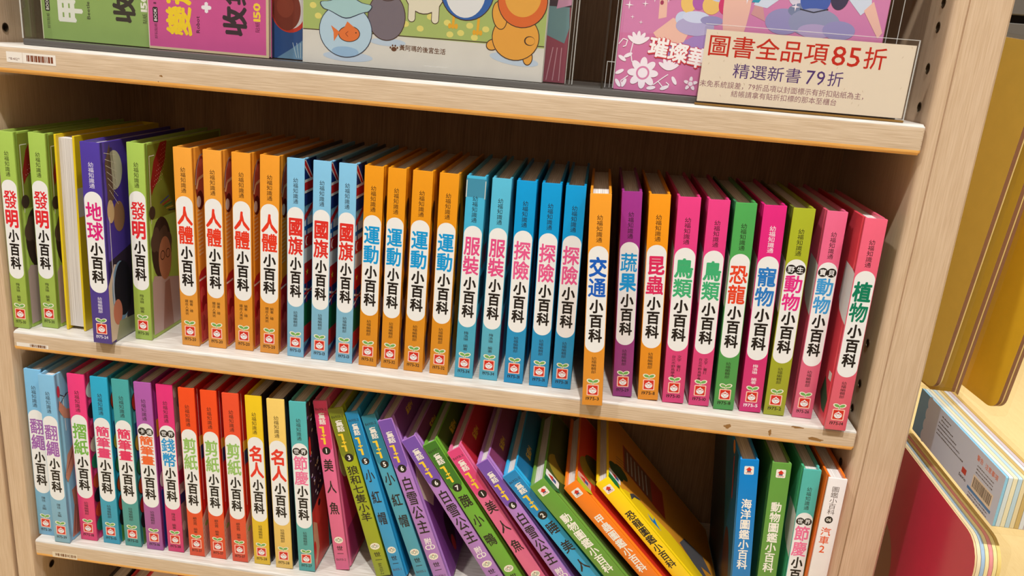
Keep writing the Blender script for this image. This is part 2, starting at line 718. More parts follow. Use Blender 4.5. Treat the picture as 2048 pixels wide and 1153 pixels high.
def emblem(pr, cx, z, s):
    """publisher's emblem: sprout over a red square with a pale round face"""
    leaf, rim, red = (112, 168, 84), (236, 228, 206), (206, 44, 30)
    t = s * 1.02
    pr.line([(cx, z + s * 0.5), (cx, z + s * 0.78)], s * 0.16, rim, 1)
    pr.ell(cx - s * 0.27, z + t - s * 0.12, s * 0.34, s * 0.21, rim, 1, -0.35)
    pr.ell(cx + s * 0.27, z + t - s * 0.12, s * 0.34, s * 0.21, rim, 1, 0.35)
    pr.ell(cx - s * 0.25, z + t - s * 0.12, s * 0.25, s * 0.13, leaf, 2, -0.35)
    pr.ell(cx + s * 0.25, z + t - s * 0.12, s * 0.25, s * 0.13, leaf, 2, 0.35)
    pr.line([(cx, z + s * 0.5), (cx, z + s * 0.82)], s * 0.07, leaf, 2)
    pr.rrect(cx - s * 0.56, z - s * 0.56, cx + s * 0.56, z + s * 0.56, s * 0.1, (244, 190, 172), 2)
    pr.rrect(cx - s * 0.46, z - s * 0.46, cx + s * 0.46, z + s * 0.46, s * 0.05, red, 3)
    pr.ell(cx, z - s * 0.06, s * 0.36, s * 0.3, WHITE, 4)
    pr.poly([(cx - s * 0.22, z + s * 0.1), (cx, z + s * 0.36), (cx + s * 0.22, z + s * 0.1)], WHITE, 4)
    pr.line([(cx - s * 0.3, z + s * 0.0), (cx - s * 0.12, z + s * 0.1), (cx + s * 0.12, z + s * 0.1), (cx + s * 0.3, z)], s * 0.055, red, 5)
    pr.line([(cx - s * 0.06, z + s * 0.1), (cx, z + s * 0.2), (cx + s * 0.06, z + s * 0.1)], s * 0.05, red, 5)
    for dx in (-0.13, 0.13):
        pr.ell(cx + dx * s, z - s * 0.1, s * 0.035, s * 0.03, BLACK, 5, n=8)
    pr.line([(cx - s * 0.07, z - s * 0.2), (cx, z - s * 0.225), (cx + s * 0.07, z - s * 0.2)], s * 0.035, red, 5)


def place(name, x, y, lean, w, zb):
    """x, y in mm, lean in degrees (positive: top to the right)"""
    ln = math.radians(lean)
    z = zb + max(0.0, math.sin(ln) * w) + 0.0002
    return empty(name, (x / 1000, y / 1000, z), ry=ln)


def cover_print(m, w, side):
    """plane of a cover: a = depth from the spine, b = height"""
    if side == 'r':
        return Print(m, (w, 0, 0), (0, 1, 0), (0, 0, 1), (1, 0, 0))
    return Print(m, (0, 0, 0), (0, 1, 0), (0, 0, 1), (-1, 0, 0))


def encyclopedia(x, y, w, lean, zb, col, title, tcol, credit, number, label, group,
                 prefix=None, top=None, foot=None, back=None, front=None, art=None, art_l=None, tab=False, tape=False, D=DEPTH):
    """one volume of the small-format hardcover series with the white capsule on its spine"""
    w /= 1000
    H = H21
    root = tag(place('hardcover_book', x, y, lean, w, zb), label, 'book', group)
    cm = cover(col)
    m, pr = spine_board(w, H, cm)
    top = top or BLACK
    foot = foot or top
    V = lambda v: H * (1 - v)
    pr.column('幼福知識通', w * 0.5, V(0.092), V(0.218), w * 0.30, top, 1, 0.0, 1.0)
    pr.rrect(w * 0.035, V(0.735), w * 0.965, V(0.233), w * 0.46, WHITE, 1, 10)
    t0, t1 = 0.282, 0.472
    if prefix:
        for k, ch in enumerate(prefix):
            cx = w * (0.29 + 0.42 * k)
            pr.ell(cx, V(0.281), w * 0.235, w * 0.235, BLACK, 2)
            pr.char(ch, cx, V(0.281), w * 0.33, w * 0.33, WHITE, 3, 0.015)
        t0, t1 = 0.305, 0.478
    pr.column(title, w * 0.5, V(t0), V(t1), w * (0.86 if len(title) == 2 else 0.84), tcol, 2, -1, 1.0)
    pr.column('小百科', w * 0.51, V(0.478), V(0.688), w * 0.66, (30, 22, 20), 2, 0.038, 0.96)
    if isinstance(credit, tuple):
        pr.column(credit[0], w * 0.64, V(0.755), V(0.755 + 0.0165 * len(credit[0])), w * 0.2, foot, 1)
        pr.column(credit[1], w * 0.38, V(0.755), V(0.755 + 0.0165 * len(credit[1])), w * 0.2, foot, 1)
    else:
        pr.column(credit, w * 0.5, V(0.756), V(0.756 + 0.0168 * len(credit)), w * 0.26, foot, 1)
    emblem(pr, w * 0.5, V(0.922), 0.0104)
    pr.row(number, w * 0.5, V(0.9655), 0.0047, foot, 1, 0.016, width=w * 0.66)
    if tape:
        pr.rect(-0.0002, V(0.098), w + 0.0002, V(0.012), (64, 140, 170), 0.5)
        pr.rect(w * 0.0, V(0.100), w * 0.05, V(0.02), (205, 205, 195), 3)
        pr.rect(w * 0.96, V(0.104), w * 1.0, V(0.02), (205, 205, 195), 3)
    m.build('spine', root, 30)
    bm_ = cover(back or col)
    mb_ = cover_board(w, H, D, 'l', bm_)
    if tab:
        pl = cover_print(mb_, w, 'l')
        pl.poly([(0.0006, V(0.25)), (0.008, V(0.238)), (0.030, V(0.225)), (0.032, V(0.40)), (0.024, V(0.45)), (0.012, V(0.475)), (0.0006, V(0.49))], WHITE, 1)
    if art_l:
        art_l(cover_print(mb_, w, 'l'), H, D)
    mb_.build('back_cover', root, 30)
    mf = cover_board(w, H, D, 'r', cover(front or col))
    if art:
        pa = cover_print(mf, w, 'r')
        if art not in (art_flags, art_coin, art_festival, art_string, art_traffic):
            pa.o.y -= 0.0036         # these pictures begin right at the hinge
        art(pa, H, D - 0.001)
    mf.build('front_cover', root, 30)
    page_block(w, H, D, root)
    return root


# ---- printed pictures on the covers (a = depth from the spine, b = height)
def art_invention(p, H, D):
    p.poly([(0.0092, H * 0.99), (D, H * 0.99), (D, H * 0.62), (0.0092, H * 0.62)], (132, 142, 52), 1)
    p.line([(0.012, H * 0.60), (0.012, H * 0.935), (0.022, H * 0.935)], 0.0009, (236, 234, 220), 2)
    p.poly([(0.014, H * 0.74), (0.013, H * 0.80), (0.020, H * 0.905), (0.034, H * 0.992), (0.047, H * 0.995), (0.042, H * 0.90), (0.028, H * 0.81), (0.018, H * 0.77)], (150, 38, 34), 3)
    for i in range(9):
        for j in range(6):
            u, v = 0.018 + 0.0031 * j + 0.0026 * i, H * (0.785 + 0.024 * i) + 0.001 * j
            if u < 0.044:
                p.ell(u, v, 0.0005, 0.0005, (235, 190, 180), 4, n=6)
    for k, c in enumerate(((70, 90, 160), (190, 70, 60), (60, 120, 80), (200, 170, 70), (60, 60, 60))):
        p.line([(0.030 + 0.004 * k, H * (0.69 - 0.012 * k)), (0.048 + 0.003 * k, H * (0.715 - 0.02 * k))], 0.0014, c, 3)
    p.ell(0.014, H * 0.655, 0.006, 0.007, (70, 54, 46), 3)
    p.ell(0.030, H * 0.46, 0.020, 0.034, (62, 46, 40), 3)
    for k in range(8):
        p.ell(0.016 + 0.004 * k, H * (0.50 + 0.03 * math.sin(k * 1.7)), 0.007, 0.010, (92, 72, 60), 3.5)
    p.ell(0.036, H * 0.40, 0.013, 0.024, (178, 122, 92), 4)
    for dx in (-0.005, 0.006):
        p.ell(0.036 + dx, H * 0.42, 0.0046, 0.0052, (40, 30, 28), 5)
        p.ell(0.036 + dx, H * 0.42, 0.0037, 0.0043, (172, 118, 90), 6)
    p.poly([(0.0092, H * 0.02), (0.07, H * 0.02), (0.07, H * 0.26), (0.036, H * 0.30), (0.014, H * 0.33), (0.0092, H * 0.30)], (188, 164, 160), 3)
    p.poly([(0.028, H * 0.02), (0.05, H * 0.02), (0.044, H * 0.28), (0.034, H * 0.27)], (160, 120, 110), 4)


def art_earth(p, H, D):
    p.poly([(0.009, H * 0.02), (0.07, H * 0.02), (0.07, H * 0.5), (0.009, H * 0.42)], (52, 40, 58), 1)
    p.ell(0.026, H * 0.86, 0.014, 0.020, (196, 190, 168), 2)
    p.poly([(0.0105, H * 0.90), (0.020, H * 0.99), (0.023, H * 0.72), (0.013, H * 0.70)], (104, 78, 68), 3)
    for k in range(7):
        p.line([(0.010 + 0.001 * k, H * (0.95 - 0.03 * k)), (0.030, H * (0.93 - 0.04 * k))], 0.0005, (216, 206, 196), 4)
        p.line([(0.011 + 0.003 * k, H * 0.70), (0.019 + 0.0008 * k, H * 0.97)], 0.0004, (70, 54, 60), 4)
    p.ell(0.016, H * 0.665, 0.006, 0.012, (204, 176, 132), 4)
    p.ell(0.030, H * 0.63, 0.010, 0.016, (150, 110, 80), 3)
    p.line([(0.013, H * 0.64), (0.013, H * 0.2)], 0.0011, (210, 206, 224), 4)
    p.poly([(0.004, H * 0.30), (0.016, H * 0.40), (0.034, H * 0.38), (0.034, H * 0.02), (0.004, H * 0.01)], (206, 186, 168), 3)
    p.ell(0.030, H * 0.26, 0.016, 0.030, (34, 30, 40), 4)
    p.ell(0.026, H * 0.25, 0.016, 0.033, (120, 150, 180), 3.5)
    p.ell(0.018, H * 0.15, 0.008, 0.014, (196, 120, 100), 5)
    p.poly([(0.012, 0.0005), (0.06, 0.0005), (0.06, H * 0.09), (0.02, H * 0.1)], (150, 150, 120), 5)


def art_body(p, H, D):
    dk, bone = (96, 34, 34), (232, 196, 150)
    p.ell(0.022, H * 0.83, 0.013, 0.026, (150, 60, 48), 1)
    p.ell(0.023, H * 0.845, 0.011, 0.020, (190, 92, 72), 2)
    p.line([(0.0095, H * 0.82), (0.013, H * 0.90), (0.020, H * 0.955), (0.03, H * 0.965)], 0.0016, (170, 160, 160), 3)
    p.line([(0.011, H * 0.80), (0.016, H * 0.845), (0.03, H * 0.86)], 0.003, bone, 3)
    p.ell(0.018, H * 0.74, 0.007, 0.010, dk, 3)
    p.ell(0.015, H * 0.735, 0.0045, 0.006, (228, 218, 210), 4)
    for k in range(12):
        p.line([(0.011, H * (0.69 - 0.02 * k)), (0.021, H * (0.695 - 0.02 * k))], 0.0018, (238, 200, 140), 2)
    p.poly([(0.0092, H * 0.36), (0.014, H * 0.385), (0.03, H * 0.40), (0.03, H * 0.01), (0.0092, H * 0.01)], (196, 40, 48), 2)
    p.line([(0.009, H * 0.34), (0.024, H * 0.345)], 0.002, (236, 220, 214), 4)
    for k in range(5):
        p.ell(0.015 + 0.003 * (k % 3), H * (0.26 - 0.05 * k), 0.005, 0.009, (160, 28, 44) if k % 2 else (222, 84, 84), 3)
    for k in range(4):
        p.line([(0.010 + 0.004 * k, H * 0.02), (0.012 + 0.003 * k, H * 0.17)], 0.0010, (230, 130, 120), 4)


def art_flags(p, H, D):
    A, B = 0.0006, 0.034
    nav, red, wh = (28, 52, 122), (206, 40, 44), (236, 232, 228)
    p.rect(A, H * 0.80, B, H * 0.995, nav, 1)
    p.poly([(A, H * 0.96), (A, H * 0.995), (0.004, H * 0.995), (B, H * 0.86), (B, H * 0.83)], wh, 2)
    p.poly([(A, H * 0.972), (A, H * 0.99), (0.003, H * 0.99), (B, H * 0.85), (B, H * 0.835)], red, 3)
    p.rect(A, H * 0.835, B, H * 0.90, wh, 3.5)
    p.rect(A, H * 0.848, B, H * 0.887, red, 4)
    p.rect(A, H * 0.775, B, H * 0.83, nav, 2)
    p.poly([(A, H * 0.73), (B, H * 0.80), (B, H * 0.77), (A, H * 0.70)], red, 3)
    p.rect(A, H * 0.62, B, H * 0.715, (226, 230, 236), 1)
    p.rect(0.005, H * 0.62, 0.009, H * 0.715, (30, 92, 170), 2)
    p.rect(A, H * 0.655, B, H * 0.675, (30, 92, 170), 2)
    p.rect(A, H * 0.565, B, H * 0.63, red, 3)
    p.ell(0.008, H * 0.597, 0.0046, 0.0048, wh, 4)
    p.ell(0.0095, H * 0.597, 0.0036, 0.0040, red, 5)
    p.rect(A, H * 0.49, B, H * 0.565, (222, 226, 232), 1)
    p.rect(A, H * 0.385, B, H * 0.49, (205, 36, 38), 2)
    pts = []
    for k in range(10):
        r = 0.0042 if k % 2 == 0 else 0.0017
        pts.append((0.009 + r * math.sin(k * math.pi / 5), H * 0.44 + r * math.cos(k * math.pi / 5)))
    p.poly(pts, (244, 206, 60), 4)
    p.rect(A, H * 0.285, B, H * 0.385, nav, 2)
    for a in (0.34, -0.34, 0.0):
        p.line([(A, H * 0.335 - 0.016 * a), (B, H * 0.335 + 0.016 * a)], 0.0022, wh if a else red, 3 + (a == 0))
    p.line([(0.008, H * 0.285), (0.008, H * 0.385)], 0.0022, red, 4)
    p.rect(A, H * 0.165, B, H * 0.285, (22, 104, 66), 2)
    p.rect(A, H * 0.08, B, H * 0.165, (196, 40, 44), 2)
    p.poly([(A, H * 0.045), (B, H * 0.115), (B, H * 0.075), (A, H * 0.01)], nav, 3)
    p.poly([(A, H * 0.0), (A, H * 0.028), (B, H * 0.07), (B, H * 0.0)], (178, 40, 60), 2.5)


def art_sport(p, H, D):
    blobs = [(0.012, 0.80, 0.006, 0.012, (70, 44, 30)), (0.013, 0.74, 0.004, 0.008, (60, 110, 70)), (0.015, 0.64, 0.006, 0.014, (40, 50, 96)),
             (0.014, 0.56, 0.007, 0.016, (36, 60, 130)), (0.016, 0.50, 0.006, 0.010, (120, 70, 50)), (0.015, 0.42, 0.008, 0.016, (40, 34, 40)),
             (0.012, 0.33, 0.006, 0.018, (150, 140, 150)), (0.016, 0.24, 0.007, 0.016, (34, 40, 70)), (0.013, 0.15, 0.006, 0.018, (36, 70, 140)),
             (0.017, 0.08, 0.007, 0.012, (150, 120, 110))]
    for u, v, a, b, c in blobs:
        p.ell(u + 0.003, H * v, a, b, c, 1 + v)


def art_dress(p, H, D):
    p.rect(0.0092, H * 0.56, 0.04, H * 0.66, (190, 60, 110), 1)
    p.rect(0.0092, H * 0.38, 0.04, H * 0.52, (60, 90, 110), 1)
    p.poly([(0.0092, H * 0.30), (0.04, H * 0.36), (0.04, H * 0.01), (0.0092, H * 0.01)], (178, 52, 96), 1)
    for k in range(6):
        p.ell(0.014 + 0.003 * (k % 2), H * (0.72 - 0.03 * k), 0.004, 0.006, (86, 120, 90), 2)


def art_explore(p, H, D):
    p.poly([(0.0092, H * 0.70), (0.04, H * 0.74), (0.04, H * 0.01), (0.0092, H * 0.01)], (52, 66, 84), 1)
    for k in range(9):
        p.ell(0.012 + 0.004 * (k % 3), H * (0.66 - 0.07 * k), 0.005, 0.010, [(120, 130, 140), (80, 64, 60), (150, 160, 170)][k % 3], 2)


def art_traffic(p, H, D):
    p.poly([(0.004, H * 0.95), (0.03, H * 0.96), (0.03, H * 0.0), (0.004, H * 0.0)], (222, 92, 30), 1)
    p.rect(0.003, H * 0.70, 0.03, H * 0.76, (226, 62, 36), 2)
    p.rect(0.003, H * 0.665, 0.03, H * 0.70, (236, 226, 216), 2)
    p.rect(0.004, H * 0.44, 0.03, H * 0.62, (232, 224, 220), 2)
    p.rect(0.005, H * 0.46, 0.03, H * 0.54, (70, 110, 170), 3)
    p.rect(0.004, H * 0.05, 0.03, H * 0.24, (216, 186, 176), 2)
    p.rect(0.006, H * 0.12, 0.011, H * 0.19, (150, 40, 40), 3)


def art_speckle(c1, c2, seed):
    def f(p, H, D):
        r = random.Random(seed)
        p.rect(0.0092, 0.001, 0.045, H * 0.99, c1, 1)
        for k in range(18):
            p.ell(0.013 + r.random() * 0.022, H * r.uniform(0.03, 0.95), r.uniform(0.002, 0.004), r.uniform(0.004, 0.012), r.choice(c2), 2 + k * 0.05)
    return f


def art_string(p, H, D):
    p.line([(0.012, H * 0.66), (0.012, H * 0.86), (0.03, H * 0.86)], 0.0010, (232, 236, 240), 2)
    p.line([(0.005, H * 0.885), (0.014, H * 0.855), (0.030, H * 0.88)], 0.0009, (50, 40, 60), 3)
    p.line([(0.007, H * 0.83), (0.018, H * 0.87)], 0.0009, (50, 40, 60), 3)
    p.ell(0.005, H * 0.90, 0.0025, 0.007, (190, 60, 80), 4)
    skin = (206, 150, 126)
    p.poly([(0.003, H * 0.80), (0.010, H * 0.74), (0.026, H * 0.70), (0.030, H * 0.76), (0.016, H * 0.78), (0.005, H * 0.85)], skin, 2)
    p.poly([(0.004, H * 0.40), (0.010, H * 0.52), (0.026, H * 0.58), (0.030, H * 0.50), (0.020, H * 0.44), (0.007, H * 0.36)], skin, 2)
    for k in range(4):
        p.line([(0.006 + 0.003 * k, H * (0.42 + 0.02 * k)), (0.016 + 0.003 * k, H * (0.50 + 0.02 * k))], 0.0007, (150, 90, 80), 3)
    p.poly([(0.006, H * 0.02), (0.014, H * 0.20), (0.012, H * 0.30), (0.030, H * 0.32), (0.040, H * 0.10), (0.030, H * 0.02)], (186, 124, 104), 2)
    for k in range(4):
        p.line([(0.010 + 0.005 * k, H * 0.03), (0.016 + 0.005 * k, H * 0.20)], 0.0009, (110, 60, 70), 3)


def art_fold(p, H, D):
    cs = [(224, 222, 214), (60, 40, 50), (226, 50, 90), (234, 196, 170), (46, 130, 90), (226, 80, 40), (40, 30, 36), (220, 70, 40), (40, 140, 110)]
    vs = [0.90, 0.78, 0.66, 0.58, 0.48, 0.36, 0.27, 0.18, 0.09]
    for c, v in zip(cs, vs):
        p.ell(0.016, H * v, 0.011, 0.010, c, 1.5)


def art_draw(p, H, D):
    p.rect(0.0092, H * 0.50, 0.04, H * 0.74, (54, 96, 150), 1)
    p.rect(0.0092, H * 0.0, 0.04, H * 0.14, (110, 170, 70), 1)
    for v, c in ((0.86, (218, 64, 40)), (0.62, (236, 200, 60)), (0.48, (60, 140, 80)), (0.36, (230, 90, 40)), (0.24, (214, 48, 40)), (0.15, (40, 36, 40))):
        p.ell(0.014, H * v, 0.007, 0.011, BLACK, 2)
        p.ell(0.014, H * v, 0.0062, 0.010, c, 3)


def art_coin(p, H, D):
    p.rect(0.0006, 0.001, 0.04, H * 0.995, (150, 122, 116), 1)
    for k in range(14):
        p.ell(0.005 + 0.006 * (k % 3), H * (0.95 - 0.066 * k), 0.004, 0.006, [(190, 170, 160), (110, 84, 90), (200, 60, 90)][k % 3], 2)
    p.rect(0.0006, H * 0.42, 0.04, H * 0.50, (150, 30, 60), 3)
    p.rect(0.0006, H * 0.30, 0.04, H * 0.36, (40, 46, 90), 3)


def art_papercut(p, H, D):
    p.poly([(0.008, H * 0.72), (0.03, H * 0.70), (0.03, H * 0.66), (0.008, H * 0.66)], (240, 190, 40), 2)
    p.rect(0.0092, H * 0.58, 0.03, H * 0.66, (36, 60, 110), 2)
    p.line([(0.010, H * 0.99), (0.010, H * 0.34)], 0.0010, (236, 226, 216), 3)
    p.poly([(0.003, H * 0.24), (0.03, H * 0.34), (0.03, H * 0.0), (0.003, H * 0.0)], (216, 170, 150), 2)
    for k in range(6):
        p.line([(0.005, H * (0.20 - 0.03 * k)), (0.018, H * (0.27 - 0.03 * k))], 0.0009, (190, 80, 70), 3)
    p.ell(0.012, H * 0.19, 0.004, 0.003, (150, 170, 90), 4)


def art_festival(p, H, D):
    p.poly([(0.0006, H * 0.99), (0.05, H * 0.99), (0.05, 0.001), (0.0006, 0.001)], (52, 34, 44), 1)
    r = random.Random(5)
    for k in range(46):
        p.ell(0.003 + r.random() * 0.030, H * r.uniform(0.42, 0.98), 0.0012, 0.0022, r.choice([(226, 222, 226), (150, 120, 180), (206, 170, 120), (96, 60, 50)]), 2 + k * 0.02, r.random() * 3, n=10)
    p.ell(0.005, H * 0.74, 0.003, 0.012, (206, 48, 44), 3.2)
    p.poly([(0.0006, H * 0.36), (0.05, H * 0.45), (0.05, 0.001), (0.0006, 0.001)], (196, 60, 48), 3)
    p.poly([(0.003, H * 0.30), (0.014, H * 0.26), (0.018, H * 0.10), (0.006, H * 0.01), (0.001, H * 0.12)], (206, 164, 128), 4)
    p.ell(0.004, H * 0.12, 0.004, 0.012, (206, 48, 40), 5)
    p.ell(0.020, H * 0.32, 0.010, 0.016, (214, 70, 56), 4)
    p.ell(0.024, H * 0.36, 0.004, 0.004, (40, 30, 36), 5)


def art_ocean(p, H, D):
    p.rect(0.0092, 0.001, D - 0.001, H * 0.995, (24, 84, 116), 1)
    p.poly([(0.05, 0.001), (D - 0.001, 0.001), (D - 0.001, H * 0.99), (0.09, H * 0.99)], (26, 44, 58), 1.5)
    p.poly([(0.030, H * 0.70), (0.034, H * 0.70), (0.035, H * 0.93), (0.031, H * 0.94)], (190, 48, 44), 3)
    p.ell(0.036, H * 0.98, 0.006, 0.008, (196, 120, 60), 3)
    for k in range(4):
        p.line([(0.05 + 0.012 * k, H * 0.66), (0.072 + 0.012 * k, H * 0.94)], 0.0008, (120, 140, 150), 3)
    p.ell(0.045, H * 0.25, 0.02, 0.05, (70, 40, 36), 3)


def art_dino(p, H, D):
    p.rect(0.0105, 0.001, D - 0.002, H * 0.995, (226, 150, 44), 1)
    p.poly([(0.0105, 0.001), (0.038, 0.001), (0.040, H * 0.45), (0.030, H * 0.75), (0.016, H * 0.86), (0.0105, H * 0.88)], (246, 206, 24), 1.5)
    p.poly([(0.0005, H * 0.94), (0.002, H * 0.995), (0.016, H * 0.995), (0.014, H * 0.93), (0.006, H * 0.90)], (36, 122, 66), 2)
    p.rrect(0.0125, H * 0.895, 0.024, H * 0.992, 0.002, (240, 236, 230), 3)
    p.poly([(0.014, H * 0.935), (0.018, H * 0.972), (0.0225, H * 0.935)], (206, 52, 36), 4)
    p.rect(0.0155, H * 0.912, 0.021, H * 0.935, (58, 90, 140), 4)
    p.ell(0.034, H * 0.93, 0.013, 0.013, (44, 74, 40), 2)
    p.ell(0.044, H * 0.885, 0.010, 0.012, (50, 80, 44), 2)
    gy = (74, 70, 70)
    p.poly([(0.012, H * 0.80), (0.020, H * 0.815), (0.030, H * 0.78), (0.036, H * 0.71), (0.030, H * 0.735), (0.024, H * 0.775)], gy, 3)
    p.poly([(0.018, H * 0.63), (0.024, H * 0.66), (0.022, H * 0.61), (0.032, H * 0.60), (0.024, H * 0.575), (0.021, H * 0.54)], (36, 130, 200), 3)
    p.poly([(0.060, H * 0.86), (0.12, H * 0.86), (0.12, H * 0.48), (0.060, H * 0.48)], (190, 60, 44), 2)
    p.poly([(0.062, H * 0.85), (0.118, H * 0.85), (0.118, H * 0.60), (0.062, H * 0.60)], (128, 78, 58), 3)
    for k in range(6):
        p.line([(0.066, H * (0.82 - 0.035 * k)), (0.112, H * (0.82 - 0.035 * k))], 0.002, (196, 190, 186), 4)
    p.poly([(0.030, H * 0.06), (0.036, H * 0.24), (0.046, H * 0.36), (0.070, H * 0.30), (0.080, H * 0.12), (0.060, H * 0.05), (0.050, H * 0.16)], (96, 92, 92), 3)
    for k in range(4):
        p.line([(0.050 + 0.006 * k, H * 0.93), (0.064 + 0.006 * k, H * 0.80)], 0.0009, gy, 3)


def art_guide(c_leaf, c_badge, edge):
    def f(p, H, D):
        p.rect(0.010, 0.001, D - 0.002, H * 0.995, edge, 1)
        p.poly([(0.0005, H * 0.93), (0.002, H * 0.995), (0.020, H * 0.995), (0.017, H * 0.90), (0.008, H * 0.87)], c_leaf, 2)
        p.rrect(0.0115, H * 0.885, 0.024, H * 0.992, 0.002, c_badge, 3)
        p.poly([(0.013, H * 0.935), (0.0175, H * 0.975), (0.022, H * 0.935)], (206, 52, 36), 4)
        p.rect(0.0145, H * 0.91, 0.0205, H * 0.935, (58, 90, 140), 4)
        p.ell(0.05, H * 0.90, 0.022, 0.018, (150, 130, 40), 2.5)
        p.ell(0.07, H * 0.80, 0.02, 0.03, (64, 74, 40), 2.5)
    return f


MID = 'hardcovers on the middle shelf'
LOW = 'hardcovers on the lower shelf'
GREEN, ORANGE, AMBER = (160, 188, 82), (230, 154, 54), (224, 144, 20)
SKY, AQUA, BLUE = (126, 186, 218), (66, 170, 204), (0, 146, 204)
ED = '幼福編輯部'
LO = '梅洛琳 編著'
# x, y, thickness, lean, then looks
E_ = encyclopedia
E_(-444.0, 7.9, 17.4, 0.77, 0, GREEN, '發明', (222, 40, 50), LO, '1975-30', 'lime green hardcover with red title, first at the left end of the middle shelf', MID, art=art_invention)
E_(-418.8, 17.7, 18.2, 1.04, 0, GREEN, '發明', (222, 40, 50), LO, '1975-30', 'lime green hardcover with red title, standing against the yellow book shown pages outward', MID, art=art_invention)
E_(-344.4, -6.5, 20.2, 0.18, 0, (74, 54, 148), '地球', (214, 30, 120), ED, '1975-24', 'violet blue hardcover with magenta title, sticking out over the middle shelf edge', MID, top=(226, 220, 236), art=art_earth)
E_(-311.3, 15.9, 18.6, 0.57, 0, GREEN, '發明', (222, 40, 50), LO, '1975-30', 'lime green hardcover with red title, right of the violet book, red tie on its cover', MID, art=art_invention)
for i, (x, y, w, l, wd) in enumerate(((-258.5, 15.1, 19.2, -0.49, 'first of four alike, beside a wide gap'), (-230.2, 17.3, 19.2, -0.09, 'second of four alike'),
                                      (-201.7, 19.3, 19.6, -0.02, 'third of four alike'), (-174.4, 19.4, 20.2, 0.55, 'last of four alike, touching the flag book'))):
    E_(x, y, w, l, 0, ORANGE if i < 2 else (228, 148, 42), '人體', (226, 56, 32), ('編著．繪', '鐵皮人美術'), '1975-20', 'orange hardcover with red title, ' + wd, MID, art=art_body)
for i, (x, y, w, l, wd) in enumerate(((-144.3, 18.5, 18.0, -0.02, 'next to the orange books'), (-118.2, 17.7, 18.4, 0.26, 'between its two twins'), (-91.5, 17.5, 17.9, 0.08, 'next to the amber books'))):
    E_(x, y, w, l, 0, SKY, '國旗', (218, 46, 38), ED, '1975-13', 'light blue hardcover with red title and flags on its cover, ' + wd, MID, art=art_flags, back=(40, 46, 60))
for i, (x, y, w, l, wd) in enumerate(((-66.5, 16.9, 19.2, 0.32, 'beside the flag book'), (-42.7, 17.0, 18.4, 0.19, 'second of four alike'),
                                      (-18.3, 16.6, 20.1, 0.27, 'third of four alike'), (9.0, 17.2, 19.4, -0.01, 'beside the taped aqua book'))):
    E_(x, y, w, l, 0, AMBER, '運動', (0, 150, 214), ED, '1975-32', 'amber hardcover with blue title, ' + wd, MID, art=art_sport)
E_(35.7, 15.7, 19.1, 0.04, 0, AQUA, '服裝', (224, 76, 134), LO, '1975-34', 'aqua blue hardcover with pink title and tape over the top of its spine', MID, art=art_dress, tape=True)
E_(61.4, 17.2, 18.9, -0.26, 0, (84, 178, 206), '服裝', (224, 76, 134), LO, '1975-34', 'aqua blue hardcover with pink title, untaped twin right of the taped one', MID, art=art_dress)
for i, (x, y, w, l, wd) in enumerate(((87.4, 16.7, 19.5, -0.86, 'first of three alike'), (113.7, 16.3, 19.3, -1.43, 'middle of three alike'), (137.1, 16.8, 19.6, -1.54, 'last of three, left of the protruding orange book'))):
    E_(x, y, w, l, 0, BLUE, '探險', (228, 88, 142), ED, '1975-31', 'bright blue hardcover with pink title, ' + wd, MID, art=art_explore)
E_(169.4, -16.0, 19.8, -3.95, 0, (232, 150, 40), '交通', (18, 92, 190), ED, '1975-3', 'orange hardcover with dark blue title, pulled far out over the shelf edge', MID, art=art_traffic, tab=True)
E_(199.8, 14.3, 19.2, -4.13, 0, (152, 46, 130), '蔬果', (20, 150, 216), ED, '1975-29', 'purple hardcover with sky blue title on the middle shelf', MID, tab=True, art=art_speckle((120, 110, 70), [(190, 40, 40), (220, 200, 190), (60, 80, 40)], 1))
E_(225.3, 13.8, 20.1, -4.07, 0, (234, 146, 20), '昆蟲', (216, 40, 92), ED, '1975-11', 'orange hardcover with crimson title between the purple and the pink books', MID, art=art_speckle((150, 150, 90), [(60, 40, 30), (190, 150, 60), (220, 210, 180)], 2), tab=True)
E_(249.8, 13.8, 21.2, -3.37, 0, (222, 58, 124), '鳥類', (62, 172, 114), ('文字．審訂', '台北市野鳥學會'), '1975-10', 'deep pink hardcover with green title, beside the orange book', MID, tab=True, art=art_speckle((110, 110, 130), [(60, 60, 70), (170, 150, 140), (40, 50, 60)], 3))
E_(276.2, 14.6, 20.2, -2.87, 0, (222, 58, 124), '鳥類', (62, 172, 114), ('文字．審訂', '台北市野鳥學會'), '1975-10', 'deep pink hardcover with green title, beside the green book', MID, tab=True, art=art_speckle((70, 90, 110), [(60, 60, 70), (120, 130, 140), (40, 50, 60)], 4))
E_(300.7, 12.0, 19.9, -2.86, 0, (74, 158, 78), '恐龍', (226, 66, 36), ED, '1975-8', 'mid green hardcover with orange red title among the pink books', MID, back=(60, 124, 80), tab=True, art=art_speckle((130, 80, 40), [(190, 60, 30), (60, 50, 30), (150, 130, 40)], 5))
E_(326.6, 14.0, 21.2, -2.76, 0, (216, 36, 118), '寵物', (38, 120, 196), LO, '1975-5', 'magenta hardcover with blue title and white small print', MID, top=(244, 236, 240), tab=True, art=art_speckle((70, 60, 60), [(200, 180, 160), (120, 60, 50)], 6))
E_(350.5, 13.5, 20.1, -1.91, 0, (164, 170, 36), '動物', (224, 44, 132), ED, '1975-2', 'olive lime hardcover with pink title under two black dots', MID, prefix='野生', tab=True, back=(110, 116, 44), art=art_speckle((120, 110, 90), [(60, 50, 40), (180, 160, 140)], 7))
E_(378.9, 14.9, 19.0, -1.24, 0, (224, 98, 132), '動物', (62, 152, 212), ED, '1975-26', 'soft pink hardcover with light blue title under two black dots', MID, prefix='寶貝', back=(226, 90, 116), tab=True, art=art_speckle((80, 70, 60), [(200, 190, 180), (50, 40, 40)], 8))
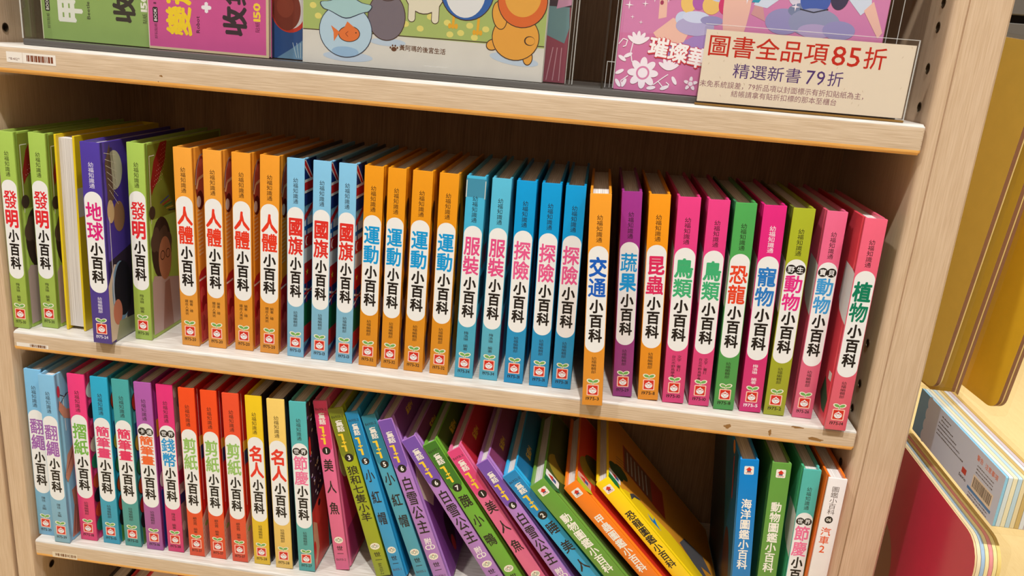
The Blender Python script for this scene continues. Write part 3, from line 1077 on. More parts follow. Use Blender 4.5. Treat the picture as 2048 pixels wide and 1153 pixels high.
E_(406.1, -4.5, 19.7, -0.87, 0, (228, 94, 118), '植物', (0, 122, 88), ED, '1975-14', 'coral pink hardcover with dark green title, at the right end of the middle shelf', MID, back=(224, 70, 84), tab=True, art=art_speckle((120, 150, 90), [(220, 210, 200), (60, 90, 50)], 9),
   art_l=lambda p, H, D: (p.poly([(0.009, H * 0.13), (0.026, H * 0.22), (0.034, H * 0.12), (0.022, H * 0.06), (0.012, H * 0.055)], (58, 84, 58), 2), p.rect(0.009, H * 0.22, 0.018, H * 0.26, (236, 230, 224), 2)))

# lower shelf, upright run
PURPLE_T = (158, 96, 172)
E_(-442.0, 10.8, 19.5, 0.36, ZC, (122, 182, 218), '翻繩', PURPLE_T, '陳佳 主編', '1975-39', 'light blue hardcover with purple title, first on the lower shelf, half hidden by its twin', LOW)
E_(-416.0, 1.5, 18.5, -0.41, ZC, (128, 182, 214), '翻繩', PURPLE_T, '陳佳 主編', '1975-39', 'light blue hardcover with purple title, pulled forward of its twin, hands on its cover', LOW, art=art_string)
E_(-390.9, 12.2, 20.1, -0.2, ZC, (228, 60, 120), '摺紙', (118, 178, 70), ED, '1975-18', 'hot pink hardcover with green title on the lower shelf', LOW, art=art_fold)
E_(-362.8, 11.8, 19.9, -0.52, ZC, (44, 162, 196), '簡筆畫', (226, 66, 116), ED, '1975-15', 'cyan blue hardcover with three pink title characters, beside the hot pink book', LOW, art=art_draw)
E_(-336.4, 12.2, 19.7, -1.1, ZC, (70, 158, 156), '簡筆畫', (226, 50, 98), ED, '1975-15', 'faded teal hardcover with three red title characters, beside the purple book', LOW, art=art_draw)
E_(-309.6, 11.5, 19.7, -1.33, ZC, (170, 88, 162), '簡筆畫', (236, 104, 50), ED, '1975-16', 'orchid purple hardcover with three orange title characters on the lower shelf', LOW, prefix='卡通', front=(150, 50, 130), art=lambda p, H, D: (p.rect(0.009, H * 0.0, 0.04, H * 0.36, (44, 76, 160), 1), p.rect(0.009, H * 0.68, 0.04, H * 0.78, (236, 180, 40), 1), p.ell(0.014, H * 0.42, 0.006, 0.01, (230, 226, 220), 2)))
E_(-284.6, 13.0, 19.0, -1.49, ZC, (220, 50, 116), '錢幣', (30, 150, 212), LO, '1975-38', 'magenta hardcover with blue title under two black dots on the lower shelf', LOW, prefix='世界', art=art_coin)
for i, (x, y, w, l, wd) in enumerate(((-257.5, 11.0, 18.4, -1.73, 'first of three alike'), (-232.3, 11.7, 18.4, -1.92, 'middle of three alike'), (-206.4, 11.4, 18.7, -2.28, 'last of three, left of the yellow book'))):
    E_(x, y, w, l, ZC, (232, 76, 30) if i < 2 else (228, 78, 44), '剪紙', (148, 190, 98), '顧杏霓 編著', '1975-37', 'vermilion hardcover with pale green title, ' + wd, LOW, art=art_papercut, front=(206, 36, 30), back=(196, 30, 40))
E_(-180.8, 12.4, 18.6, -2.35, ZC, (232, 192, 30), '名人', (226, 52, 36), ED, '1975-28', 'bright yellow hardcover with red title on the lower shelf', LOW, front=(40, 32, 34))
E_(-154.6, 10.8, 19.7, -2.73, ZC, (236, 198, 104), '名人', (226, 52, 36), ED, '1975-28', 'sun-bleached pale yellow hardcover with red title on the lower shelf', LOW, front=(34, 36, 44), back=(150, 110, 60))
E_(-127.5, 11.2, 18.9, -3.42, ZC, (82, 172, 172), '節慶', (236, 112, 156), ED, '1975-27', 'teal hardcover with pink title, right of the bleached yellow book', LOW, prefix='世界', art=art_festival)
E_(403.1, 1.6, 17.6, -1.8, ZC, (82, 172, 160), '節慶', (236, 112, 156), ED, '1975-27', 'teal hardcover with pink title, between green and white books at the right', LOW, prefix='世界', back=(70, 170, 120), tab=True)

# yellow book turned round: its pages face outward
root = tag(place('hardcover_book', -391.5, 19.0, 0.9, 0.0215, 0), 'yellow hardcover turned round so its white page edges face outward', 'book', MID)
wq = 0.0215
ym = cover((226, 196, 28))
mb = MB()
mb.bm(prism([(0.0, 0.0), (0.0025, 0.0), (0.0025, 0.160), (0.0, 0.160)], 0, H21, 'z', 0.0003, 1), lambda f: ym)
pl = Print(mb, (0, 0, 0), (1, 0, 0), (0, 0, 1), (0, -1, 0))
mb.build('front_cover', root, 30)
mb = MB()
mb.bm(prism([(wq - 0.0025, 0.001), (wq, 0.001), (wq, 0.160), (wq - 0.0025, 0.160)], 0, H21, 'z', 0.0003, 1), lambda f: ym)
pr = cover_print(mb, wq, 'r')
pr.rect(0.001, H21 * 0.60, 0.022, H21 * 0.745, (214, 206, 170), 1)
mb.build('back_cover', root, 30)
mb = MB()
mb.bm(boxbm(0, wq, 0.160, 0.1625, 0, H21, 0.0004, 1), lambda f: ym)
mb.build('spine', root, 30)
mb = MB()
pgm = pages()
mb.bm(boxbm(0.0025, wq - 0.0025, 0.004, 0.160, 0.0035, H21 - 0.0035), lambda f: pgm)
mb.build('page_block', root)


# ------------------------------------------------------------------ fairy-tale series, leaning
def fairy(x, y, w, lean, col, tongue, num, title, code, label, cd=False, foot_code=None, art=None, dark=None):
    w /= 1000
    H, D = 0.2107, 0.165
    root = tag(place('picture_book', x, y, lean, w, ZC), label, 'book', 'picture books leaning on the lower shelf')
    m, pr = spine_board(w, H, cover(col))
    V = lambda v: H * (1 - v)
    pr.poly([(w * 0.04, V(0.002)), (w * 0.04, V(0.255))] + [(w * (0.5 - 0.46 * math.cos(t)), V(0.255) - w * 0.46 * math.sin(t)) for t in [math.pi * k / 10 for k in range(1, 10)]] + [(w * 0.96, V(0.255)), (w * 0.96, V(0.002))], tongue, 1)
    ink_d = (38, 26, 26)
    if code:
        pr.row(code, w * 0.5, V(0.048), 0.004, ink_d, 2, width=w * 0.80)
    pr.column('童話', w * 0.5, V(0.067), V(0.134), w * 0.50, (240, 232, 222), 2, 0.03, 1.0)
    for ch, v, s in (('1', 0.163, 0.0105), ('+', 0.195, 0.0085), ('1', 0.228, 0.0105)):
        pr.char(ch, w * 0.46, V(v), s * 1.5 if ch == '1' else s * 1.15, s * 1.0, (244, 204, 48), 2, 0.035)
        if ch == '1':
            pr.poly([(w * 0.20, V(v) + s * 0.36), (w * 0.42, V(v) + s * 0.36), (w * 0.42, V(v) + s * 0.18), (w * 0.26, V(v) + s * 0.18), (w * 0.20, V(v) + s * 0.24)], (244, 204, 48), 2)
    pr.ell(w * 0.5, V(0.283), w * 0.30, w * 0.30, (26, 20, 22), 2)
    pr.char(num, w * 0.5, V(0.283), 0.0075, 0.0075, (244, 240, 236), 3, 0.03)
    n = len(title)
    if n == 3:
        for k, ch in enumerate(title):
            pr.char(ch, w * 0.5, V(0.368 + 0.127 * k), w * 0.72, 0.0165, ink_d, 2, 0.016)
    else:
        top, bot = (0.3275, 0.6755) if n <= 4 else (0.329, 0.663)
        pr.column(title, w * 0.5, V(top), V(bot), w * 0.76, ink_d, 2, 0.014, 0.98)
    if cd:
        pr.char('附', w * 0.5, V(0.720), 0.0085, 0.0085, (240, 232, 226), 2, 0.02)
        pr.row('CD', w * 0.5, V(0.757), 0.0085, (240, 232, 226), 2, 0.02)
    pr.ell(w * 0.5, V(0.815), w * 0.33, 0.0043, (238, 226, 206), 2)
    for s_ in (-1, 1):
        pr.line([(w * (0.5 + s_ * 0.26), V(0.815)), (w * (0.5 + s_ * 0.14), V(0.807)), (w * (0.5 + s_ * 0.14), V(0.823)), (w * (0.5 + s_ * 0.26), V(0.815))], 0.0005, (120, 150, 130), 3)
    pr.ell(w * 0.5, V(0.815), w * 0.10, 0.0026, (96, 130, 110), 3)
    pr.ell(w * 0.5, V(0.815), w * 0.07, 0.0019, (238, 226, 206), 4)
    pr.ell(w * 0.5, V(0.807), w * 0.03, 0.0006, (206, 60, 50), 5)
    pr.column('世一', w * 0.5, V(0.848), V(0.916), w * 0.50, ink_d, 2, 0.012, 0.9)
    if foot_code and num == '3':
        pr.row(foot_code, w * 0.48, V(0.955), 0.0055, (60, 56, 20), 2, rot=-math.pi / 2, width=0.0150)
    elif foot_code:
        pr.row(foot_code, w * 0.5, V(0.936), 0.004, (90, 60, 64), 2, width=w * 0.72)
    m.build('spine', root, 30)
    dk = dark or tongue
    cover_board(w, H, D, 'l', cover(col)).build('back_cover', root, 30)
    mf = cover_board(w, H, D, 'r', cover(col))
    pf = cover_print(mf, w, 'r')
    pf.rect(0.0095, 0.001, D - 0.001, H * 0.998, dk, 1)
    pf.row('童話1+1', 0.06, H * 0.93, 0.009, (240, 204, 60), 2, 0.02)
    if art:
        art(pf, H, D)
    mf.build('front_cover', root, 30)
    page_block(w, H, D, root)
    return root


def art_mermaid(p, H, D):
    p.ell(0.030, H * 0.62, 0.018, 0.026, (232, 214, 196), 2)
    for k in range(5):
        p.line([(0.034, H * (0.52 - 0.01 * k)), (0.060, H * (0.50 - 0.028 * k))], 0.0018, (40, 30, 40), 3)
    p.rect(0.012, H * 0.02, 0.06, H * 0.22, (150, 40, 90), 1.5)


def art_snow(p, H, D):
    p.poly([(0.0095, H * 0.62), (0.020, H * 0.70), (0.040, H * 0.60), (0.044, H * 0.44), (0.030, H * 0.40), (0.0095, H * 0.5)], (222, 200, 180), 2)
    for k in range(6):
        p.line([(0.040, H * (0.58 - 0.02 * k)), (0.060 + 0.004 * k, H * (0.46 - 0.02 * k))], 0.0022, (40, 30, 40), 3)
    p.ell(0.055, H * 0.18, 0.014, 0.024, (60, 30, 50), 3)
    p.ell(0.052, H * 0.10, 0.006, 0.010, (200, 60, 50), 4)


PK, LIL = (226, 104, 146), (176, 124, 196)
fairy(-87.4, 21.5, 15.6, -8.1, PK, (222, 56, 112), '1', '美人魚', 'B6931-2', 'pink picture book with number one disc, leaning beside the teal festival book', foot_code='B6931-2', art=art_mermaid, dark=(202, 56, 112))
fairy(-39.3, 19.2, 17.0, -16.7, (156, 166, 26), (118, 126, 28), '3', '狼和七隻小羊', 'B6933-2', 'olive picture book with number three disc, leaning left', foot_code='B6933-2')
fairy(-17.9, 17.3, 14.4, -17.2, (44, 154, 208), (20, 128, 178), '5', '小紅帽', 'B6935-2', 'bright blue picture book with number five disc, leaning on the olive one', foot_code='B6935-2')
fairy(9.0, 18.9, 15.9, -19.9, (72, 158, 182), (34, 124, 150), '5', '小紅帽', 'B6935-2', 'greyish teal picture book with number five disc, before the lilac ones', foot_code='B6935-2')
fairy(31.7, 15.9, 16.6, -21.0, LIL, (118, 78, 172), '6', '白雪公主', '', 'lilac picture book with number six disc, leaning on the greyish teal one', cd=True, foot_code='B6936-1', art=art_snow, dark=(120, 60, 130))
fairy(100.1, 18.6, 17.5, -33.9, LIL, (118, 78, 172), '6', '白雪公主', '', 'lilac picture book with number six disc, left of the leaf green one', cd=True, foot_code='B6936-1', art=art_snow, dark=(110, 46, 90))
fairy(125.5, 16.5, 16.9, -34.5, (108, 168, 52), (60, 116, 36), '7', '醜小鴨', 'B6937-1', 'leaf green picture book with number seven disc, leaning steeply', foot_code='B6937-1', art=art_mermaid, dark=(70, 96, 30))
fairy(156.7, 14.0, 16.3, -35.8, PK, (222, 66, 124), '1', '美人魚', 'B6931-2', 'pink picture book with number one disc, leaning steeply between green and lilac', foot_code='B6931-2', dark=(190, 40, 56))
fairy(196.0, 4.5, 15.2, -37.9, LIL, (118, 78, 172), '6', '白雪公主', '', 'lilac picture book with number six disc, left of the steep sky blue one', cd=True, foot_code='B6936-1', dark=(134, 60, 100))
fairy(235.8, 1.5, 17.0, -41.6, (42, 166, 218), (24, 132, 192), '2', '睡美人', 'B6932-2', 'sky blue picture book with number two disc, beside the green guide', foot_code='B6932-2', dark=(24, 106, 150))


# ------------------------------------------------------------------ picture guides
def badge(pr, cx, cy, s):
    pr.rrect(cx - s * 0.5, cy - s * 0.5, cx + s * 0.5, cy + s * 0.5, s * 0.13, (240, 234, 226), 1)
    pr.poly([(cx - s * 0.36, cy + s * 0.06), (cx, cy + s * 0.40), (cx + s * 0.36, cy + s * 0.06), (cx + s * 0.2, cy + s * 0.06), (cx + s * 0.2, cy - s * 0.1), (cx - s * 0.2, cy - s * 0.1), (cx - s * 0.2, cy + s * 0.06)], (208, 44, 28), 2)
    pr.rect(cx - s * 0.2, cy - s * 0.22, cx + s * 0.2, cy - s * 0.08, (70, 84, 120), 2)
    pr.line([(cx - s * 0.34, cy - s * 0.30), (cx + s * 0.34, cy - s * 0.30)], s * 0.05, (208, 90, 70), 2)
    for dx in (-0.2, 0, 0.2):
        pr.ell(cx + dx * s, cy - s * 0.40, s * 0.04, s * 0.03, (208, 90, 70), 2, n=8)


def guide(x, y, w, lean, col, title, tcol, label, group, art=None, back=None, motif=None, art_l=None):
    w /= 1000
    H, D = 0.2096, 0.168
    root = tag(place('guide_book', x, y, lean, w, ZC), label, 'book', group)
    m, pr = spine_board(w, H, cover(col))
    V = lambda v: H * (1 - v)
    badge(pr, w * 0.50, V(0.057), 0.0095)
    t0, t1 = 0.212, 0.614
    pr.column(title, w * 0.5, V(t0), V(t1), w * 0.58, tcol, 1, 0.024, 1.0)
    if motif:
        motif(pr, w, V)
    m.build('spine', root, 30)
    mb_ = cover_board(w, H, D, 'l', cover(back or col))
    if art_l:
        art_l(cover_print(mb_, w, 'l'), H, D)
    mb_.build('back_cover', root, 30)
    mf = cover_board(w, H, D, 'r', cover(col))
    if art:
        art(cover_print(mf, w, 'r'), H, D)
    mf.build('front_cover', root, 30)
    page_block(w, H, D, root)
    return root


GL = 'picture guides leaning on the lower shelf'
WT = (242, 236, 226)
guide(268.1, -5.0, 18.4, -42.8, (102, 150, 56), '動物圖鑑小百科', WT, 'moss green guide book with white title, leaning steeply next to the orange guide', GL,
      art=art_guide((34, 112, 62), (240, 236, 230), (70, 84, 36)), motif=lambda p, w, V: (p.ell(w * 0.4, V(0.85), 0.004, 0.006, (200, 160, 50), 1), p.ell(w * 0.6, V(0.86), 0.003, 0.004, (70, 60, 40), 1)))
guide(306.9, 6.3, 16.9, -44.1, (242, 124, 28), '甲蟲圖鑑小百科', WT, 'orange guide book with white title, leaning steeply between green and yellow', GL,
      art=art_guide((190, 196, 40), (220, 160, 140), (206, 52, 30)), motif=lambda p, w, V: (p.ell(w * 0.5, V(0.86), 0.005, 0.008, (70, 50, 36), 1)))
guide(338.7, 20.0, 16.4, -43.5, (248, 208, 22), '恐龍圖鑑小百科', (40, 34, 30), 'yellow guide book with black title, last of the leaning books', GL, art=art_dino,
      motif=lambda p, w, V: (p.line([(w * 0.2, V(0.88)), (w * 0.5, V(0.84)), (w * 0.75, V(0.86))], 0.0016, (70, 60, 50), 1)))
GR = 'upright guides at the right end of the lower shelf'
guide(354.8, 7.9, 18.8, -5.4, (0, 124, 196), '海洋圖鑑小百科', WT, 'ocean blue guide book with white title, upright at the right', GR, art_l=art_ocean,
      motif=lambda p, w, V: (p.ell(w * 0.5, V(0.855), 0.007, 0.005, (206, 70, 50), 1), p.ell(w * 0.62, V(0.86), 0.002, 0.002, (240, 220, 200), 2)))
guide(378.2, 8.8, 19.2, -3.0, (98, 150, 62), '動物圖鑑小百科', WT, 'moss green guide book with white title, upright right of the ocean blue guide', GR, back=(70, 122, 48),
      motif=lambda p, w, V: (p.ell(w * 0.5, V(0.86), 0.006, 0.005, (60, 70, 40), 1)))

# white spined book with orange covers
w = 0.0182
root = tag(place('guide_book', 419.3, -10.0, -0.35, w, ZC), 'white spined book with orange covers and orange title, at the shelf right end', 'book', GR)
m, pr = spine_board(w, H21, cover((232, 224, 220)))
V = lambda v: H21 * (1 - v)
pr.column('圖鑑小百科', w * 0.48, V(0.042), V(0.194), w * 0.42, (90, 72, 66), 1)
pr.ell(w * 0.45, V(0.222), w * 0.22, w * 0.22, (44, 34, 32), 1)
pr.row('06', w * 0.45, V(0.222), 0.0050, WT, 2, 0.02)
pr.column('汽車', w * 0.43, V(0.263), V(0.357), w * 0.56, (226, 84, 34), 1, 0.012)
pr.char('2', w * 0.42, V(0.384), 0.0115, 0.0115, (226, 84, 34), 1, 0.012)
m.build('spine', root, 30)
om = cover((226, 110, 28))
cover_board(w, H21, 0.15, 'l', om).build('back_cover', root, 30)
cover_board(w, H21, 0.15, 'r', om).build('front_cover', root, 30)
page_block(w, H21, 0.15, root, 0.003, 0.0045)

# ------------------------------------------------------------------ bottom compartment: only upper edges show
for (x, wd, c, lab) in ((-0.375, 0.022, (40, 34, 38), 'black hardcover under the lower shelf, only its top edge in view'), (-0.350, 0.020, (214, 60, 70), 'red hardcover under the lower shelf, beside the black one')):
    root = tag(empty('hardcover_book', (x, 0.012, -0.5448)), lab, 'book', 'hardcovers under the lower shelf')
    m, pr = spine_board(wd, 0.2225, cover(c))
    m.build('spine', root, 30)
    cover_board(wd, 0.2225, 0.16, 'l', cover(c)).build('back_cover', root, 30)
    mf = cover_board(wd, 0.2225, 0.16, 'r', cover(c))
    cover_print(mf, wd, 'r').rect(0.01, 0.16, 0.10, 0.219, (236, 214, 206) if c[0] > 100 else (60, 50, 60), 1)
    mf.build('front_cover', root, 30)
    page_block(wd, 0.2225, 0.16, root)

# ------------------------------------------------------------------ top compartment
TZ = ZA + 0.0068
tray = tag(empty('display_tray', (0, 0.1, ZA + 0.0002)), 'clear display box with grey base, holding the face-out books on the top shelf', 'display box')
gm = plain('grey_tray_base', (92, 88, 84), 0.25)
clr = clear_film('clear_acrylic', (0.985, 0.985, 0.98), 0.5)
edge = clear_film('acrylic_edge', (0.72, 0.75, 0.70), 2.0, 0.15)


def seam_mat():
    """folded film and cut acrylic edges: milky, half see-through"""
    if 'film_seam' not in MATS:
        m = bpy.data.materials.new('film_seam')
        m.use_nodes = True
        b = bsdf(m)
        b.inputs['Base Color'].default_value = (0.78, 0.78, 0.75, 1)
        b.inputs['Roughness'].default_value = 0.2
        b.inputs['Alpha'].default_value = 0.38
        MATS['film_seam'] = m
    return MATS['film_seam']


def seam(parent, x0, x1, y0, y1, z0, z1, name='film_seam'):
    m = MB()
    m.bm(boxbm(x0, x1, y0, y1, z0, z1, 0.0002, 1), lambda f: seam_mat())
    return m.build(name, parent)


def tpart(mb, name, smooth=None):
    o = mb.build(name, tray, smooth)
    o.matrix_parent_inverse = tray.matrix_world.inverted() if False else Matrix.Translation((0, -0.1, -(ZA + 0.0002)))
    return o


mb = MB()
mb.bm(boxbm(-0.407, 0.416, 0.0125, 0.205, ZA + 0.0002, ZA + 0.006, 0.0008, 2), lambda f: gm)
tpart(mb, 'base', 30)
mb = MB()
mb.bm(boxbm(-0.407, 0.1555, 0.0125, 0.0140, ZA + 0.0061, ZA + 0.21), lambda f: clr)
tpart(mb, 'front_panel')
seam(tray, -0.4070, -0.4054, -0.0880, -0.0877, 0.0062, 0.2090, 'front_edge')
for xx in (-0.4070, 0.1540):
    mb = MB()
    mb.bm(boxbm(xx, xx + 0.0018, 0.0142, 0.204, ZA + 0.0061, ZA + 0.21), lambda f: edge)
    tpart(mb, 'side_wall')


def flat_book(name, label, x0, x1, z0, z1, y, th, col, lean=0.0, group='face-out titles on the top shelf', rim=None, rim_bottom=0.0):
    """closed book facing the viewer; local origin at its lower left front corner"""
    root = tag(empty(name, (x0, y, z0), rx=-lean), label, 'book', group)
    W_, H_ = x1 - x0, z1 - z0
    m = MB()
    cm = cover(col)
    m.bm(boxbm(0, W_, 0, 0.0016, 0, H_, 0.0004, 1), lambda f: cm)
    pr = Print(m, (0, 0, 0), (1, 0, 0), (0, 0, 1), (0, -1, 0))
    mb_ = MB()
    pg = pages('page_edges_flat', (196, 180, 150), (222, 208, 178))
    mb_.bm(boxbm(0.001, W_ - 0.0005, 0.0017, th - 0.0017, 0.001, H_ - 0.001), lambda f: pg)
    mb_.build('page_block', root)
    mc = MB()
    mc.bm(boxbm(0, W_, th - 0.0016, th, 0, H_, 0.0004, 1), lambda f: cm)
    mc.build('back_cover', root, 30)
    return root, m, pr


DKG = (62, 56, 50)
UP = math.pi / 2
# green sticker book on its side
root, m, p = flat_book('sticker_book', 'green sticker book lying on its side, text running upward', -0.3990, -0.2872, TZ, TZ + 0.16, 0.032, 0.007, (144, 172, 98))
p.rect(0, 0.0, 0.0008, 0.16, (226, 224, 190), 1)
p.rect(0.1110, 0.0, 0.1118, 0.16, (226, 224, 190), 1)
p.row('好玩貼紙', 0.0068, 0.0175, 0.0034, DKG, 1, rot=UP, width=0.0145)
p.rrect(0.0042, 0.0265, 0.0092, 0.0405, 0.0012, (50, 44, 40), 1)
p.row('BOOK', 0.0068, 0.0335, 0.004, (232, 230, 214), 2, 0.02, rot=UP, width=0.0118)
p.char('甲', 0.0295, 0.0285, 0.026, 0.027, (228, 228, 216), 1, 0.05, rot=UP)
p.char('蟲', 0.0295, 0.0600, 0.026, 0.027, (228, 228, 216), 1, 0.03, rot=UP)
p.row('Beetle', 0.0490, 0.0300, 0.0047, DKG, 1, 0.012, rot=UP, width=0.0168)
p.char('+', 0.0600, 0.0450, 0.0155, 0.0155, (236, 196, 48), 1, 0.07)
p.char('收', 0.0860, 0.0340, 0.0265, 0.0235, DKG, 1, 0.04, rot=UP)
p.char('集', 0.0860, 0.0620, 0.0265, 0.0235, DKG, 1, 0.03, rot=UP)
p.row('貼紙', 0.1068, 0.0265, 0.0048, DKG, 1, rot=UP, width=0.0095)
p.row('150', 0.1064, 0.0410, 0.0085, (236, 234, 220), 1, 0.04, rot=UP, width=0.0165)
m.build('front_cover', root, 30)
# magenta sticker book
root, m, p = flat_book('sticker_book', 'magenta sticker book lying on its side, yellow title running upward', -0.2862, -0.1655, TZ, TZ + 0.165, 0.0275, 0.008, (204, 86, 146))
p.rect(0, 0.0, 0.0008, 0.165, (226, 206, 196), 1)
p.rect(0.0, 0.0, 0.1207, 0.0022, (206, 186, 150), 1)
p.rect(0.1180, 0.0, 0.1207, 0.165, (206, 186, 150), 1)
p.row('好玩貼紙', 0.0075, 0.0165, 0.0034, (74, 40, 60), 1, rot=UP, width=0.0145)
p.rrect(0.0050, 0.0245, 0.0100, 0.0385, 0.0012, (50, 40, 44), 1)
p.row('BOOK', 0.0075, 0.0315, 0.004, (236, 226, 226), 2, 0.02, rot=UP, width=0.0118)
p.row('8', 0.0075, 0.0420, 0.004, (74, 40, 60), 1, 0.02, rot=UP)
p.char('變', 0.0310, 0.0275, 0.0275, 0.0265, (240, 206, 48), 1, 0.03, rot=UP)
p.char('形', 0.0310, 0.0560, 0.0275, 0.0265, (240, 206, 48), 1, 0.045, rot=UP)
p.row('Robot', 0.0500, 0.0255, 0.005, (60, 34, 48), 1, 0.012, rot=UP, width=0.0158)
p.char('+', 0.0590, 0.0415, 0.0165, 0.0165, (236, 232, 236), 1, 0.07)
p.ell(0.0560, 0.060, 0.006, 0.005, (96, 140, 210), 1)
p.char('收', 0.0870, 0.0310, 0.0275, 0.0245, (60, 48, 54), 1, 0.04, rot=UP)
p.char('集', 0.0870, 0.0590, 0.0265, 0.0245, (60, 48, 54), 1, 0.03, rot=UP)
p.row('貼紙', 0.1095, 0.0275, 0.0048, (110, 40, 76), 1, rot=UP, width=0.0100)
p.row('150', 0.1090, 0.0410, 0.0092, (240, 206, 66), 1, 0.04, rot=UP, width=0.0170)
p.row('張', 0.1095, 0.0545, 0.0048, (110, 40, 76), 1, rot=UP)
m.build('front_cover', root, 30)
# blue picture book with a red ring, behind
root, m, p = flat_book('picture_book', 'dark blue book with a red ring, behind the magenta sticker book', -0.1850, -0.0750, TZ, TZ + 0.17, 0.046, 0.008, (44, 84, 140))
p.ell(0.0330, 0.048, 0.0195, 0.023, (206, 60, 44), 1, n=32)
p.ell(0.0330, 0.048, 0.0160, 0.0195, (224, 216, 212), 2, n=32)
p.ell(0.0300, 0.046, 0.0140, 0.0190, (128, 54, 40), 3, n=32)
p.ell(0.0285, 0.049, 0.0085, 0.0105, (146, 66, 48), 4, n=24)
p.poly([(0.020, 0.0005), (0.062, 0.0005), (0.062, 0.016), (0.050, 0.022), (0.036, 0.011)], (110, 150, 180), 1)
for k in range(7):
    p.line([(0.040 + 0.002 * k, 0.002), (0.036 + 0.004 * k, 0.016)], 0.0006, (190, 210, 216), 2)
m.build('front_cover', root, 30)
# white book with cartoon shapes (plain stand-ins for the drawn animals)
root, m, p = flat_book('picture_book', 'white book with green meadow, goldfish bowl and round animal shapes', -0.1290, 0.0995, TZ - 0.0004, TZ + 0.19, 0.0185, 0.012, (218, 214, 206))
OUT = (74, 52, 44)
WB, HB = 0.2285, 0.19
p.rect(0.0006, 0.0305, WB - 0.0006, HB - 0.001, (168, 186, 110), 1)
p.line([(0.0006, 0.0305), (WB - 0.0006, 0.0320)], 0.0008, OUT, 2)
for (dx, dz) in ((0.010, 0.052), (0.015, 0.043), (0.092, 0.052), (0.098, 0.042), (0.112, 0.039), (0.104, 0.054), (0.121, 0.050), (0.137, 0.046), (0.140, 0.036), (0.158, 0.045), (0.163, 0.035), (0.173, 0.043), (0.150, 0.038), (0.215, 0.06)):
    p.ell(dx, dz, 0.0033, 0.0027, (226, 214, 120), 2, n=16)
sh = (188, 204, 222)
p.ell(0.044, 0.0085, 0.024, 0.0045, sh, 1.5)
p.ell(0.082, 0.0245, 0.017, 0.0035, sh, 1.5)
p.ell(0.201, 0.0185, 0.023, 0.0050, sh, 1.5, -0.1)


def blob(cx, cz, rx, rz, col, lift, rot=0):
    p.ell(cx, cz, rx + 0.0005, rz + 0.0005, OUT, lift, rot, 32)
    p.ell(cx, cz, rx - 0.0003, rz - 0.0003, col, lift + 0.3, rot, 32)


blob(0.0800, 0.047, 0.0175, 0.0210, (120, 110, 120), 3)
blob(0.0800, 0.078, 0.0160, 0.0170, (120, 110, 120), 3.6)
for dx in (0.1035, 0.1255):
    p.rrect(dx - 0.0037, 0.0440, dx + 0.0037, 0.066, 0.0036, OUT, 3)
    p.rrect(dx - 0.0031, 0.0446, dx + 0.0031, 0.066, 0.0031, (226, 218, 196), 4)
blob(0.1145, 0.080, 0.0210, 0.0280, (226, 218, 196), 3.4)
for dx, dz in ((0.1425, 0.0440), (0.1655, 0.0400)):
    p.line([(dx, dz), (dx + 0.0005, dz + 0.012)], 0.0024, (230, 170, 50), 3)
    for k in (-0.003, 0, 0.003):
        p.ell(dx + k, dz - 0.0005, 0.0016, 0.0024, (230, 170, 50), 3.2, n=12)
blob(0.1540, 0.075, 0.0245, 0.0255, (48, 98, 172), 4)
p.ell(0.1525, 0.074, 0.0185, 0.0225, (226, 226, 228), 5, n=32)
blob(0.1800, 0.0300, 0.0055, 0.0045, (230, 164, 70), 4, 0.4)
blob(0.2135, 0.0210, 0.0042, 0.0062, (230, 164, 70), 4)
blob(0.2010, 0.0380, 0.0215, 0.0200, (230, 164, 70), 5)
blob(0.1850, 0.0560, 0.0065, 0.0120, (230, 164, 70), 5.4, 0.2)
blob(0.2050, 0.0700, 0.0225, 0.0230, (218, 106, 52), 6)
p.ell(0.2050, 0.0735, 0.0165, 0.0175, (230, 168, 74), 7, n=32)
p.ell(0.2140, 0.0360, 0.0050, 0.0042, OUT, 6, n=20)
p.ell(0.2146, 0.0360, 0.0043, 0.0035, (230, 164, 70), 7, n=20)
# goldfish bowl
p.ell(0.0415, 0.0315, 0.0255, 0.0240, (50, 60, 84), 6, n=36)
p.ell(0.0415, 0.0315, 0.0248, 0.0233, (182, 208, 226), 7, n=36)
p.ell(0.0415, 0.0130, 0.0130, 0.0045, (150, 184, 216), 8)
rim = [(0.0415 + 0.0235 * math.cos(t) * (1 + 0.05 * math.sin(5 * t)), 0.0530 + 0.0075 * math.sin(t) * (1 + 0.3 * math.cos(4 * t))) for t in [2 * math.pi * k / 36 for k in range(36)]]
p.poly([(0.0415 + (x - 0.0415) * 1.04, 0.0530 + (y - 0.0530) * 1.1) for x, y in rim], (50, 60, 84), 8)
p.poly(rim, (166, 202, 206), 9)
p.rect(0.018, 0.0605, 0.043, 0.085, (66, 160, 214), 4)
p.ell(0.0450, 0.0290, 0.0105, 0.0072, (52, 40, 36), 8.4, 0.1)
p.ell(0.0450, 0.0290, 0.0098, 0.0066, (226, 118, 60), 8.8, 0.1)
p.poly([(0.036, 0.0300), (0.0275, 0.0355), (0.0300, 0.0295), (0.0305, 0.0215)], (226, 118, 60), 8.8)
p.poly([(0.040, 0.0340), (0.043, 0.0400), (0.050, 0.0350)], (226, 118, 60), 8.7)
p.line([(0.044, 0.0265), (0.0415, 0.0290), (0.044, 0.0312)], 0.0006, (150, 66, 40), 9)
p.ell(0.0515, 0.0305, 0.0007, 0.0007, OUT, 9, n=8)
